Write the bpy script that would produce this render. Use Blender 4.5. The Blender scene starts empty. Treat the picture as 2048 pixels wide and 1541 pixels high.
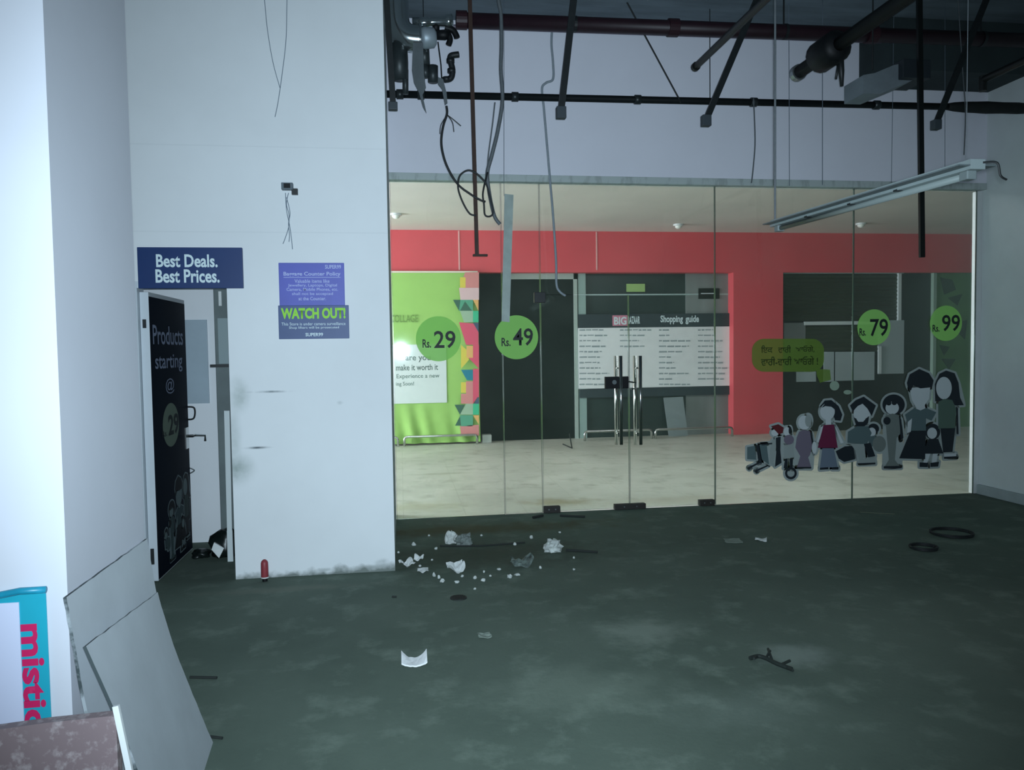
import bpy, bmesh, math, random
from mathutils import Vector, Matrix, noise as mnoise
random.seed(7)
sc = bpy.context.scene
COL = sc.collection
PI = math.pi

# ---------------------------------------------------------------- camera
W, H, F = 2048, 1541, 1540.0
CX, CY = W / 2, H / 2
EYE = Vector((0, 0, 1.6))
_y = Vector((800 - CX, 702 - CY, F)).normalized()
_d = Vector((1500 - CX, 33700 - CY, F)).normalized()
_d = (_d - _y * _d.dot(_y)).normalized()
_x = _d.cross(_y)
R = Matrix((_x, _y, -_d))                       # camera (x right, y down, z forward) -> world
cam_data = bpy.data.cameras.new('camera')
cam_data.sensor_width = 36.0
cam_data.lens = F / W * 36.0
cam_data.clip_start = 0.05
cam = bpy.data.objects.new('camera', cam_data)
COL.objects.link(cam)
rot = R @ Matrix(((1, 0, 0), (0, -1, 0), (0, 0, -1)))
cam.matrix_world = Matrix.Translation(EYE) @ rot.to_4x4()
sc.camera = cam

# ---------------------------------------------------------------- world, lights, exposure
sc.view_settings.view_transform = 'Standard'
sc.view_settings.look = 'None'
sc.view_settings.gamma = 1.0
sc.view_settings.exposure = 0.0
sc.view_settings.use_curve_mapping = False
world = bpy.data.worlds.new('world')
sc.world = world
world.use_nodes = True
bg = world.node_tree.nodes['Background']
bg.inputs[0].default_value = (0.30, 0.50, 0.55, 1)
bg.inputs[1].default_value = 0.035

def add_light(name, kind, loc, energy, color, **kw):
    l = bpy.data.lights.new(name, kind)
    l.energy = energy
    l.color = color
    for k, v in kw.items():
        setattr(l, k, v)
    o = bpy.data.objects.new(name, l)
    o.location = loc
    COL.objects.link(o)
    return o

def aim(o, target):
    o.rotation_euler = (Vector(target) - o.location).to_track_quat('-Z', 'Y').to_euler()

# the phone's flash
flash = add_light('flash', 'SPOT', (0.012, 0.0, 1.61), 1020, (0.71, 0.885, 1.02),
                  shadow_soft_size=0.02, spot_size=math.radians(96), spot_blend=1.0)
aim(flash, (0.62, 5.0, 1.62))
flash.scale = (1.06, 1.0, 1.0)
# daylight reaching the corridor from its open end beyond the pillar
day = add_light('corridor_daylight', 'AREA', (-6.4, 10.2, 1.9), 1320, (0.90, 0.945, 1.12), shape='RECTANGLE', size=3.2, size_y=5.2)
aim(day, (6.0, 10.2, 1.7))
mid_fill = add_light('corridor_mid_fill', 'AREA', (4.2, 8.5, 3.55), 60, (0.90, 0.96, 1.08), shape='RECTANGLE', size=2.4, size_y=0.6)  # added fill, unseen behind the header, brightens the middle of the corridor

# ---------------------------------------------------------------- pixel -> place
def ray(px, py):
    return R @ Vector((px - CX, py - CY, F))
def oY(px, py, Y):
    r = ray(px, py); return EYE + r * (Y / r.y)
def oZ(px, py, Z=0.0):
    r = ray(px, py); return EYE + r * ((Z - EYE.z) / r.z)
def oX(px, py, X):
    r = ray(px, py); return EYE + r * (X / r.x)
def rectY(x0, y0, x1, y1, Y):
    """X0, X1, Z0, Z1 of an image rectangle that stands on the plane Y"""
    a = oY(x0, (y0 + y1) / 2, Y); b = oY(x1, (y0 + y1) / 2, Y)
    c = oY((x0 + x1) / 2, y1, Y); d = oY((x0 + x1) / 2, y0, Y)
    return a.x, b.x, c.z, d.z

# ---------------------------------------------------------------- materials
def lin(c):
    c = c / 255.0
    return c / 12.92 if c <= 0.04045 else ((c + 0.055) / 1.055) ** 2.4
def L(rgb):
    return (lin(rgb[0]), lin(rgb[1]), lin(rgb[2]), 1.0)
_mats = {}
def M(name, rgb, rough=0.6, metal=0.0, var=0.0, scale=6.0, bump=0.0, rgb2=None, spec=0.5, alpha=1.0, contrast=(0.35, 0.7), stretch=None):
    if name in _mats:
        return _mats[name]
    m = bpy.data.materials.new(name)
    m.use_nodes = True
    nt = m.node_tree
    b = nt.nodes['Principled BSDF']
    b.inputs['Roughness'].default_value = rough
    b.inputs['Metallic'].default_value = metal
    b.inputs['Specular IOR Level'].default_value = spec
    b.inputs['Alpha'].default_value = alpha
    tc = nt.nodes.new('ShaderNodeTexCoord')
    mp = nt.nodes.new('ShaderNodeMapping')
    if stretch:
        mp.inputs['Scale'].default_value = stretch
    nt.links.new(tc.outputs['Object'], mp.inputs[0])
    n = nt.nodes.new('ShaderNodeTexNoise')
    n.inputs['Scale'].default_value = scale
    n.inputs['Detail'].default_value = 6
    n.inputs['Roughness'].default_value = 0.6
    nt.links.new(mp.outputs[0], n.inputs['Vector'])
    mr = nt.nodes.new('ShaderNodeMapRange')
    mr.inputs[1].default_value, mr.inputs[2].default_value = contrast
    nt.links.new(n.outputs['Fac'], mr.inputs[0])
    mx = nt.nodes.new('ShaderNodeMix'); mx.data_type = 'RGBA'
    c1 = L(rgb)
    c2 = L(rgb2) if rgb2 else tuple(min(1, v * (1 - var)) for v in c1[:3]) + (1,)
    mx.inputs[6].default_value = c1
    mx.inputs[7].default_value = c2
    nt.links.new(mr.outputs[0], mx.inputs[0])
    nt.links.new(mx.outputs[2], b.inputs['Base Color'])
    if bump:
        bp = nt.nodes.new('ShaderNodeBump')
        bp.inputs['Strength'].default_value = bump
        bp.inputs['Distance'].default_value = 0.01
        nt.links.new(n.outputs['Fac'], bp.inputs['Height'])
        nt.links.new(bp.outputs[0], b.inputs['Normal'])
    _mats[name] = m
    return m

def wall_material(name, rgb, stains=(), base=0.0, var=0.06, joints=()):
    """painted plaster with soft smudges at given places, base dirt and board joints"""
    m = M(name, rgb, 0.75, var=var, scale=1.3, bump=0.05, spec=0.2)
    nt = m.node_tree
    b = nt.nodes['Principled BSDF']
    cur = b.inputs['Base Color'].links[0].from_socket
    geo = nt.nodes.new('ShaderNodeNewGeometry')
    nz = nt.nodes.new('ShaderNodeTexNoise'); nz.inputs['Scale'].default_value = 9; nz.inputs['Detail'].default_value = 5
    nt.links.new(geo.outputs['Position'], nz.inputs['Vector'])
    def mixin(fac_socket, col):
        nonlocal cur
        x = nt.nodes.new('ShaderNodeMix'); x.data_type = 'RGBA'
        nt.links.new(fac_socket, x.inputs[0]); nt.links.new(cur, x.inputs[6]); x.inputs[7].default_value = L(col)
        cur = x.outputs[2]
    def math_(op, a, b_):
        q = nt.nodes.new('ShaderNodeMath'); q.operation = op
        for i, v in enumerate((a, b_)):
            if isinstance(v, (int, float)): q.inputs[i].default_value = v
            else: nt.links.new(v, q.inputs[i])
        return q.outputs[0]
    for (p, sx, sz, amt, col, jag) in stains:
        sub = nt.nodes.new('ShaderNodeVectorMath'); sub.operation = 'SUBTRACT'; sub.inputs[1].default_value = p
        nt.links.new(geo.outputs['Position'], sub.inputs[0])
        mul = nt.nodes.new('ShaderNodeVectorMath'); mul.operation = 'MULTIPLY'; mul.inputs[1].default_value = (1 / sx, 0.0, 1 / sz)
        nt.links.new(sub.outputs[0], mul.inputs[0])
        ln = nt.nodes.new('ShaderNodeVectorMath'); ln.operation = 'LENGTH'
        nt.links.new(mul.outputs[0], ln.inputs[0])
        mr = nt.nodes.new('ShaderNodeMapRange'); mr.interpolation_type = 'SMOOTHSTEP'
        mr.inputs[1].default_value = 1.0; mr.inputs[2].default_value = 0.0
        nt.links.new(ln.outputs['Value'], mr.inputs[0])
        n2 = nt.nodes.new('ShaderNodeMapRange'); n2.inputs[1].default_value = 0.5 - 0.5 / jag; n2.inputs[2].default_value = 0.5 + 0.5 / jag
        nt.links.new(nz.outputs['Fac'], n2.inputs[0])
        mixin(math_('MULTIPLY', math_('MULTIPLY', mr.outputs[0], n2.outputs[0]), amt), col)
    if base:
        sx_ = nt.nodes.new('ShaderNodeSeparateXYZ'); nt.links.new(geo.outputs['Position'], sx_.inputs[0])
        mr = nt.nodes.new('ShaderNodeMapRange'); mr.inputs[1].default_value = base; mr.inputs[2].default_value = 0.0
        nt.links.new(math_('ADD', sx_.outputs[2], math_('MULTIPLY', math_('SUBTRACT', nz.outputs['Fac'], 0.5), 0.16)), mr.inputs[0])
        mixin(math_('MULTIPLY', mr.outputs[0], 0.85), (88, 100, 92))
    for z in joints:
        sx_ = nt.nodes.new('ShaderNodeSeparateXYZ'); nt.links.new(geo.outputs['Position'], sx_.inputs[0])
        d = math_('ABSOLUTE', math_('SUBTRACT', sx_.outputs[2], z), 0)
        mr = nt.nodes.new('ShaderNodeMapRange'); mr.inputs[1].default_value = 0.006; mr.inputs[2].default_value = 0.0
        nt.links.new(d, mr.inputs[0])
        mixin(math_('MULTIPLY', mr.outputs[0], 0.13), (150, 160, 165))
    nt.links.new(cur, b.inputs['Base Color'])
    return m

def glass_material(name, tint, dust):
    m = bpy.data.materials.new(name); m.use_nodes = True
    nt = m.node_tree; nt.nodes.clear()
    out = nt.nodes.new('ShaderNodeOutputMaterial')
    tr = nt.nodes.new('ShaderNodeBsdfTransparent'); tr.inputs[0].default_value = tint
    gl = nt.nodes.new('ShaderNodeBsdfGlossy'); gl.inputs['Roughness'].default_value = 0.035; gl.inputs[0].default_value = (0.9, 1, 0.97, 1)
    df = nt.nodes.new('ShaderNodeBsdfDiffuse'); df.inputs[0].default_value = (0.62, 0.74, 0.62, 1)
    fr = nt.nodes.new('ShaderNodeFresnel'); fr.inputs[0].default_value = 1.5
    nz = nt.nodes.new('ShaderNodeTexNoise'); nz.inputs['Scale'].default_value = 1.6; nz.inputs['Detail'].default_value = 5
    tc = nt.nodes.new('ShaderNodeTexCoord'); nt.links.new(tc.outputs['Object'], nz.inputs['Vector'])
    mr = nt.nodes.new('ShaderNodeMapRange'); mr.inputs[1].default_value = 0.3; mr.inputs[2].default_value = 0.7
    mr.inputs[3].default_value = dust * 0.6; mr.inputs[4].default_value = dust * 1.4
    nt.links.new(nz.outputs['Fac'], mr.inputs[0])
    m1 = nt.nodes.new('ShaderNodeMixShader'); m2 = nt.nodes.new('ShaderNodeMixShader')
    nt.links.new(mr.outputs[0], m1.inputs[0]); nt.links.new(tr.outputs[0], m1.inputs[1]); nt.links.new(df.outputs[0], m1.inputs[2])
    nt.links.new(fr.outputs[0], m2.inputs[0]); nt.links.new(m1.outputs[0], m2.inputs[1]); nt.links.new(gl.outputs[0], m2.inputs[2])
    nt.links.new(m2.outputs[0], out.inputs[0])
    return m

def film_material(name, rgb, opacity):
    """printed translucent sticker film"""
    m = bpy.data.materials.new(name); m.use_nodes = True
    nt = m.node_tree; nt.nodes.clear()
    out = nt.nodes.new('ShaderNodeOutputMaterial')
    tr = nt.nodes.new('ShaderNodeBsdfTransparent'); tr.inputs[0].default_value = tuple(0.55 + 0.45 * v for v in L(rgb)[:3]) + (1,)
    df = nt.nodes.new('ShaderNodeBsdfDiffuse'); df.inputs[0].default_value = L(rgb)
    mx = nt.nodes.new('ShaderNodeMixShader'); mx.inputs[0].default_value = opacity
    nt.links.new(tr.outputs[0], mx.inputs[1]); nt.links.new(df.outputs[0], mx.inputs[2]); nt.links.new(mx.outputs[0], out.inputs[0])
    return m

def floor_material(name, c1, c2, c3, sc1, rough, tile=None, stains=()):
    m = bpy.data.materials.new(name); m.use_nodes = True
    nt = m.node_tree; b = nt.nodes['Principled BSDF']; b.inputs['Roughness'].default_value = rough
    b.inputs['Specular IOR Level'].default_value = 0.25
    tc = nt.nodes.new('ShaderNodeTexCoord')
    def nz(s, d, lo, hi, st=None):
        n = nt.nodes.new('ShaderNodeTexNoise'); n.inputs['Scale'].default_value = s; n.inputs['Detail'].default_value = d; n.inputs['Roughness'].default_value = 0.65
        if st:
            mp = nt.nodes.new('ShaderNodeMapping'); mp.inputs['Scale'].default_value = st
            nt.links.new(tc.outputs['Object'], mp.inputs[0]); nt.links.new(mp.outputs[0], n.inputs['Vector'])
        else:
            nt.links.new(tc.outputs['Object'], n.inputs['Vector'])
        r = nt.nodes.new('ShaderNodeMapRange'); r.inputs[1].default_value = lo; r.inputs[2].default_value = hi
        nt.links.new(n.outputs['Fac'], r.inputs[0]); return r.outputs[0], n.outputs['Fac']
    def mix(f, a, c):
        x = nt.nodes.new('ShaderNodeMix'); x.data_type = 'RGBA'
        nt.links.new(f, x.inputs[0])
        if isinstance(a, tuple): x.inputs[6].default_value = a
        else: nt.links.new(a, x.inputs[6])
        if isinstance(c, tuple): x.inputs[7].default_value = c
        else: nt.links.new(c, x.inputs[7])
        return x.outputs[2]
    f1, _ = nz(sc1, 8, 0.35, 0.68)
    f2, _ = nz(sc1 * 4.3, 8, 0.52, 0.75)
    f3, raw = nz(38, 6, 0.62, 0.72)
    col = mix(f1, L(c1), L(c2))
    col = mix(f2, col, L(c3))
    half = nt.nodes.new('ShaderNodeMath'); half.operation = 'MULTIPLY'; half.inputs[1].default_value = 0.3
    nt.links.new(f3, half.inputs[0])
    col = mix(half.outputs[0], col, L(c2))
    if tile:
        br = nt.nodes.new('ShaderNodeTexBrick'); br.offset = 0.0
        br.inputs['Scale'].default_value = 1.0; br.inputs['Mortar Size'].default_value = 0.004
        br.inputs['Brick Width'].default_value = tile; br.inputs['Row Height'].default_value = tile
        br.inputs['Color1'].default_value = (0, 0, 0, 1); br.inputs['Color2'].default_value = (0, 0, 0, 1); br.inputs['Mortar'].default_value = (0.35, 0.35, 0.35, 1)
        nt.links.new(tc.outputs['Object'], br.inputs['Vector'])
        col = mix(br.outputs['Color'], col, L(c3))
    _, nraw = nz(5.0, 6, 0, 1)
    for (p, sx, sy, amt, sc_) in stains:
        sub = nt.nodes.new('ShaderNodeVectorMath'); sub.operation = 'SUBTRACT'; sub.inputs[1].default_value = (p[0], p[1], 0)
        nt.links.new(tc.outputs['Object'], sub.inputs[0])
        mul = nt.nodes.new('ShaderNodeVectorMath'); mul.operation = 'MULTIPLY'; mul.inputs[1].default_value = (1/sx, 1/sy, 0)
        nt.links.new(sub.outputs[0], mul.inputs[0])
        ln = nt.nodes.new('ShaderNodeVectorMath'); ln.operation = 'LENGTH'; nt.links.new(mul.outputs[0], ln.inputs[0])
        ad = nt.nodes.new('ShaderNodeMath'); ad.operation = 'MULTIPLY_ADD'; ad.inputs[1].default_value = 1.6
        nt.links.new(nraw, ad.inputs[0]); nt.links.new(ln.outputs['Value'], ad.inputs[2])
        mr = nt.nodes.new('ShaderNodeMapRange'); mr.interpolation_type = 'SMOOTHSTEP'
        mr.inputs[1].default_value = 1.8; mr.inputs[2].default_value = 0.9; mr.inputs[3].default_value = 0.0; mr.inputs[4].default_value = amt
        nt.links.new(ad.outputs[0], mr.inputs[0])
        col = mix(mr.outputs[0], col, L(sc_))
    nt.links.new(col, b.inputs['Base Color'])
    bp = nt.nodes.new('ShaderNodeBump'); bp.inputs['Strength'].default_value = 0.15; bp.inputs['Distance'].default_value = 0.01
    nt.links.new(raw, bp.inputs['Height']); nt.links.new(bp.outputs[0], b.inputs['Normal'])
    return m

# ---------------------------------------------------------------- mesh helpers
def link(name, bm, mats, parent=None, smooth=False):
    me = bpy.data.meshes.new(name)
    bmesh.ops.recalc_face_normals(bm, faces=bm.faces)
    bm.to_mesh(me); bm.free()
    for m in (mats if isinstance(mats, (list, tuple)) else [mats]):
        me.materials.append(m)
    if smooth:
        for p in me.polygons: p.use_smooth = True
    o = bpy.data.objects.new(name, me)
    COL.objects.link(o)
    if parent is not None:
        o.parent = parent
        o.matrix_parent_inverse = Matrix.Translation(-parent.location)
    return o
def link_each(name, bm, mats, parent=None, smooth=False):
    """one object for each connected piece of bm"""
    left = set(bm.verts); out = []
    while left:
        seed = left.pop(); comp = {seed}; todo = [seed]
        while todo:
            v = todo.pop()
            for e in v.link_edges:
                w = e.other_vert(v)
                if w in left:
                    left.discard(w); comp.add(w); todo.append(w)
        nb = bmesh.new(); mp = {v: nb.verts.new(v.co) for v in comp}
        for f in bm.faces:
            if f.verts[0] in comp:
                nf = nb.faces.new([mp[v] for v in f.verts]); nf.material_index = f.material_index
        out.append(link(name, nb, mats, parent, smooth))
    bm.free()
    return out
def tag(o, label, cat, group=None):
    o['label'] = label; o['category'] = cat
    if group: o['group'] = group
    return o
def thing(name, loc, label, cat, group=None):
    o = bpy.data.objects.new(name, None); o.location = loc; o.empty_display_size = 0.1
    COL.objects.link(o)
    return tag(o, label, cat, group)
def structure(o, label=None):
    o['kind'] = 'structure'
    if label: o['label'] = label
    return o
def box(bm, x0, x1, y0, y1, z0, z1, bevel=0.0, mi=0):
    vs = [bm.verts.new(p) for p in ((x0,y0,z0),(x1,y0,z0),(x1,y1,z0),(x0,y1,z0),(x0,y0,z1),(x1,y0,z1),(x1,y1,z1),(x0,y1,z1))]
    fs = [bm.faces.new([vs[i] for i in f]) for f in ((0,3,2,1),(4,5,6,7),(0,1,5,4),(1,2,6,5),(2,3,7,6),(3,0,4,7))]
    for f in fs: f.material_index = mi
    if bevel:
        es = list({e for f in fs for e in f.edges})
        bmesh.ops.bevel(bm, geom=es, offset=bevel, segments=2, affect='EDGES', profile=0.5)
    return fs
def B(*args, **kw):
    bm = bmesh.new(); box(bm, *args, **kw); return bm
def smooth_path(pts, n=8):
    pts = [Vector(p) for p in pts]
    if len(pts) < 3: return pts
    out = []
    for i in range(len(pts) - 1):
        p0 = pts[max(0, i-1)]; p1 = pts[i]; p2 = pts[i+1]; p3 = pts[min(len(pts)-1, i+2)]
        for k in range(n):
            t = k / n
            out.append(0.5 * ((2*p1) + (p2-p0)*t + (2*p0-5*p1+4*p2-p3)*t*t + (3*p1-p0-3*p2+p3)*t**3))
    out.append(pts[-1])
    return out
def tube(bm, pts, r, seg=8, caps=True, mi=0):
    """sweep a circle (radius r or a list of radii) along pts"""
    pts = [Vector(p) for p in pts]
    rings = []
    up = Vector((0, 0, 1))
    prev = None
    for i, p in enumerate(pts):
        t = (pts[min(i+1, len(pts)-1)] - pts[max(i-1, 0)])
        if t.length < 1e-9: t = Vector((0, 0, 1))
        t.normalize()
        if prev is None:
            a = t.cross(up)
            if a.length < 0.05: a = t.cross(Vector((1, 0, 0)))
        else:
            a = prev - t * prev.dot(t)
            if a.length < 1e-4: a = t.cross(Vector((0.3, 1, 0.2)))
        a.normalize(); prev = a
        b = t.cross(a)
        rr = r[i] if isinstance(r, (list, tuple)) else r
        rings.append([bm.verts.new(p + (a*math.cos(2*PI*k/seg) + b*math.sin(2*PI*k/seg)) * rr) for k in range(seg)])
    for i in range(len(rings)-1):
        for k in range(seg):
            f = bm.faces.new((rings[i][k], rings[i][(k+1)%seg], rings[i+1][(k+1)%seg], rings[i+1][k])); f.material_index = mi
    if caps:
        bm.faces.new(rings[0][::-1]).material_index = mi; bm.faces.new(rings[-1]).material_index = mi
def T(pts, r, seg=8, smooth=0):
    bm = bmesh.new(); tube(bm, smooth_path(pts, smooth) if smooth else pts, r, seg); return bm
def bar(bm, p0, p1, w, d):
    """a square bar from p0 to p1"""
    p0 = Vector(p0); p1 = Vector(p1); t = (p1-p0).normalized()
    a = t.cross(Vector((0, 1, 0)))
    if a.length < 0.1: a = t.cross(Vector((0, 0, 1)))
    a.normalize(); b = t.cross(a)
    vs = []
    for p in (p0, p1):
        for s, q in ((-1,-1),(1,-1),(1,1),(-1,1)):
            vs.append(bm.verts.new(p + a*s*w/2 + b*q*d/2))
    for f in ((0,1,2,3),(7,6,5,4),(0,4,5,1),(1,5,6,2),(2,6,7,3),(3,7,4,0)):
        bm.faces.new([vs[i] for i in f])
def flat(bm, pts, thick=0.0, axis=(0, 1, 0), mi=0):
    """polygon through 3-D points, given a thickness along axis"""
    ax = Vector(axis) * thick
    a = [bm.verts.new(p) for p in pts]
    f = bm.faces.new(a); f.material_index = mi
    if thick:
        b = [bm.verts.new(Vector(p) + ax) for p in pts]
        bm.faces.new(b[::-1]).material_index = mi
        n = len(pts)
        for i in range(n):
            bm.faces.new((a[i], b[i], b[(i+1)%n], a[(i+1)%n])).material_index = mi

FX = Vector((1, 0, 0)); FZ = Vector((0, 0, 1))
def text(name, s, O, U, V, u0, u1, v0, v1, mat, parent=None, bold=0.0, keep=False):
    """lettering fitted into the box u0..u1 x v0..v1 of the plane O + u U + v V"""
    cu = bpy.data.curves.new('t', 'FONT'); cu.body = s; cu.resolution_u = 3
    cu.align_x = 'CENTER'; cu.offset = bold; cu.space_line = 0.95
    to = bpy.data.objects.new('t', cu); COL.objects.link(to)
    dg = bpy.context.evaluated_depsgraph_get()
    me = bpy.data.meshes.new_from_object(to.evaluated_get(dg))
    bpy.data.objects.remove(to); bpy.data.curves.remove(cu)
    me.name = name
    xs = [v.co.x for v in me.vertices]; ys = [v.co.y for v in me.vertices]
    x0, x1, y0, y1 = min(xs), max(xs), min(ys), max(ys)
    sx = (u1-u0)/(x1-x0); sy = (v1-v0)/(y1-y0)
    U = Vector(U); V = Vector(V); O = Vector(O)
    for v in me.vertices:
        v.co = O + U*(u0 + (v.co.x-x0)*sx) + V*(v0 + (v.co.y-y0)*sy)
    me.materials.clear(); me.materials.append(mat)
    o = bpy.data.objects.new(name, me); COL.objects.link(o)
    if parent is not None:
        o.parent = parent
        p = parent
        off = Vector((0, 0, 0))
        while p is not None:
            off += p.location; p = p.parent
        o.matrix_parent_inverse = Matrix.Translation(-parent.location) if parent.parent is None else Matrix()
    return o
def textY(name, s, x0, y0, x1, y1, Y, mat, parent=None, bold=0.0):
    a, b, c, d = rectY(x0, y0, x1, y1, Y)
    return text(name, s, (0, Y, 0), FX, FZ, a, b, c, d, mat, parent, bold)
def panelY(name, x0, y0, x1, y1, Y, depth, mat, parent=None, bevel=0.0):
    a, b, c, d = rectY(x0, y0, x1, y1, Y)
    return link(name, B(a, b, Y, Y+depth, c, d, bevel=bevel), mat, parent)

# ---------------------------------------------------------------- planes of the place
YG = 7.33          # glass front
YP = 5.605         # pillar wall
YB = 13.1          # far side of the corridor
XR = 6.045          # right wall
XC = -1.05         # side of the near column
ZC = 4.65          # shop ceiling
ZK = 3.62          # corridor ceiling
PX = -0.068        # pillar edge

# ---------------------------------------------------------------- common materials
white_wall = wall_material('painted_wall', (232, 235, 238), joints=(2.985,))
st = []
def sp(px, py): p = oY(px, py, YP); return (p.x, p.y, p.z)
st += [(sp(478, 790), 0.10, 0.17, 0.8, (120, 140, 128), 1.6), (sp(474, 940), 0.16, 0.15, 0.95, (96, 122, 108), 1.6), (sp(468, 880), 0.07, 0.30, 0.7, (110, 130, 118), 1.2),
       (sp(540, 784), 0.22, 0.012, 0.95, (84, 98, 104), 3.2), (sp(515, 896), 0.12, 0.013, 1.0, (66, 78, 84), 3.0), (sp(680, 806), 0.03, 0.02, 0.5, (120, 135, 135), 1.5),
       (sp(770, 1128), 0.10, 0.05, 0.95, (96, 112, 104), 3.5), (sp(735, 1135), 0.18, 0.025, 0.9, (96, 112, 104), 3.0), (sp(650, 1140), 0.08, 0.02, 0.6, (110, 125, 120), 3.0)]
pillar_wall = wall_material('pillar_paint', (232, 236, 238), stains=st, base=0.05, joints=(3.03, 2.44))
header_wall = wall_material('header_paint', (236, 236, 246), var=0.05)
grey_wall = wall_material('side_paint', (230, 236, 236), var=0.12)
ceil_mat = M('bare_slab', (120, 132, 140), 0.9, var=0.35, scale=2.2, bump=0.2, stretch=(0.5, 2.5, 1), spec=0.1)
white_metal = M('white_metal', (222, 226, 226), 0.35, var=0.05, spec=0.5)
black_metal = M('black_metal', (15, 18, 21), 0.55, var=0.3, scale=30, spec=0.3)
dark_metal = M('dark_metal', (30, 35, 37), 0.5, var=0.35, scale=25)
steel = M('brushed_steel', (205, 208, 206), 0.18, 1.0, var=0.1, scale=30)
galv = M('galvanised', (170, 178, 180), 0.32, 0.85, var=0.3, scale=8)
maroon = M('maroon_paint', (40, 18, 28), 0.5, var=0.3, scale=12)
cable_black = M('cable_rubber', (26, 30, 32), 0.6, var=0.2, scale=40)
cable_grey = M('cable_grey', (92, 98, 102), 0.6, var=0.2, scale=40)
cable_pale = M('pale_conduit', (150, 160, 168), 0.55, var=0.15, scale=30)
navy = M('navy_print', (14, 50, 104), 0.45, var=0.08, scale=4)
violet = M('violet_print', (84, 92, 186), 0.5, var=0.1, scale=5)
slate = M('slate_print', (62, 84, 132), 0.5, var=0.12, scale=5)
print_white = M('print_white', (214, 232, 236), 0.6)
print_lilac = M('print_lilac', (176, 186, 228), 0.6)
print_lime = M('print_lime', (150, 222, 60), 0.6)
print_dark = M('print_dark', (20, 30, 32), 0.6)
plaster = M('broken_plaster', (214, 220, 216), 0.9, var=0.35, scale=18, bump=0.5, spec=0.1)
paper = M('white_paper', (226, 230, 228), 0.8, var=0.15, scale=14, spec=0.1)
black_bag = M('black_plastic', (20, 28, 26), 0.35, var=0.3, scale=10, bump=0.3)

# ================================================================ THE SETTING
# shop floor
bm = bmesh.new(); box(bm, -4.0, XR + 0.2, -2.5, YG, -0.1, 0.0)
structure(link('floor', bm, floor_material('cement_floor', (98, 112, 101), (84, 98, 88), (120, 134, 122), 0.9, 0.85,
    stains=[(oZ(930, 1060), 1.9, 0.30, 0.85, (84, 84, 62)), (oZ(960, 1110), 1.3, 0.55, 0.7, (66, 74, 62)), (oZ(1290, 1262), 0.38, 0.30, 0.6, (142, 154, 142)), (oZ(1590, 1312), 0.28, 0.22, 0.6, (140, 152, 144)),
            (oZ(1150, 1380), 0.6, 0.35, 0.35, (134, 148, 134)), (oZ(1480, 1420), 0.5, 0.3, 0.3, (126, 140, 130)), (oZ(560, 1180), 0.9, 0.10, 0.7, (112, 120, 108))])))
bm = bmesh.new(); box(bm, -7.0, 16.0, YG, 16.5, -0.1, 0.0)
structure(link('floor', bm, floor_material('corridor_tile', (206, 210, 196), (180, 184, 170), (154, 158, 142), 0.7, 0.45, tile=0.6,
    stains=[(oZ(1120, 1005), 0.55, 0.30, 0.7, (150, 142, 104)), (oZ(820, 1015), 0.9, 0.35, 0.6, (170, 172, 142)), (oZ(885, 948), 0.5, 0.12, 0.5, (140, 144, 118)), (oZ(1350, 1000), 1.2, 0.3, 0.4, (176, 172, 148))])), 'pale cream tiled corridor floor beyond the glass')
bm = bmesh.new(); box(bm, -4.0, XR + 0.2, -2.5, YG + 0.2, ZC, ZC + 0.15)
structure(link('ceiling', bm, ceil_mat))
bm = bmesh.new(); box(bm, -7.0, 16.0, YG + 0.2, 16.5, ZK, ZK + 0.1)
structure(link('ceiling', bm, M('corridor_ceiling', (226, 222, 214), 0.8, var=0.12, scale=0.8, spec=0.1)), 'cream corridor ceiling beyond the glass')

# pillar wall with the doorway, its return towards the glass
DX0, DX1, DZ = -1.86, -1.183, 2.10
bm = bmesh.new()
box(bm, -4.0, DX0, YP, YP + 0.12, 0, ZC)
box(bm, DX0, DX1, YP, YP + 0.12, DZ, ZC)
box(bm, DX1, PX, YP, YP + 0.12, 0, ZC)
box(bm, PX - 0.12, PX, YP + 0.12, YG + 0.2, 0, ZC)
structure(link('wall_front', bm, pillar_wall), 'pale wall block with a doorway')
bm = bmesh.new(); box(bm, -4.0, PX - 0.12, 6.78, 6.9, 0, ZC)
structure(link('wall_inner', bm, white_wall), 'pale wall seen through the doorway')
bm = bmesh.new(); box(bm, -4.1, -4.0, -2.5, YG, 0, ZC)
structure(link('wall_left', bm, grey_wall))
bm = bmesh.new(); box(bm, -4.0, XC, 2.565, 3.30, 0, ZC)
structure(link('wall_column', bm, wall_material('column_paint', (202, 205, 213))), 'bright white column close to the camera')
bm = bmesh.new(); box(bm, XR, XR + 0.15, -2.5, YG + 0.025, 0, ZC)
structure(link('wall_right', bm, grey_wall))
bm = bmesh.new(); box(bm, XR - 0.04, XR, -2.5, YG - 0.03, 0, 0.10, bevel=0.004)
structure(link('baseboard_right', bm, M('skirting', (176, 186, 188), 0.6, var=0.15, scale=6)))
ZG = 3.195
bm = bmesh.new(); box(bm, PX, XR, YG - 0.06, YG + 0.2, ZG + 0.03, ZC)
structure(link('wall_header', bm, header_wall), 'pale wall above the glass front')
bm = bmesh.new()
box(bm, PX, XR, YG - 0.07, YG + 0.05, ZG - 0.015, ZG + 0.05, bevel=0.004)
random.seed(3)
structure(link('trim_1', bm, M('channel_grey', (186, 196, 194), 0.5, var=0.22, scale=5, contrast=(0.5, 0.62), stretch=(3, 1, 1))), 'grey channel along the top of the glass front')
structure(link('trim_2', B(XR - 0.056, XR - 0.001, YG - 0.012, YG + 0.06, 0.0, ZG - 0.02), white_metal), 'white upright block at the end of the glass front, made deep to catch corridor light')  # depth shaped so its lit side face draws the bright gap line
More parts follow.
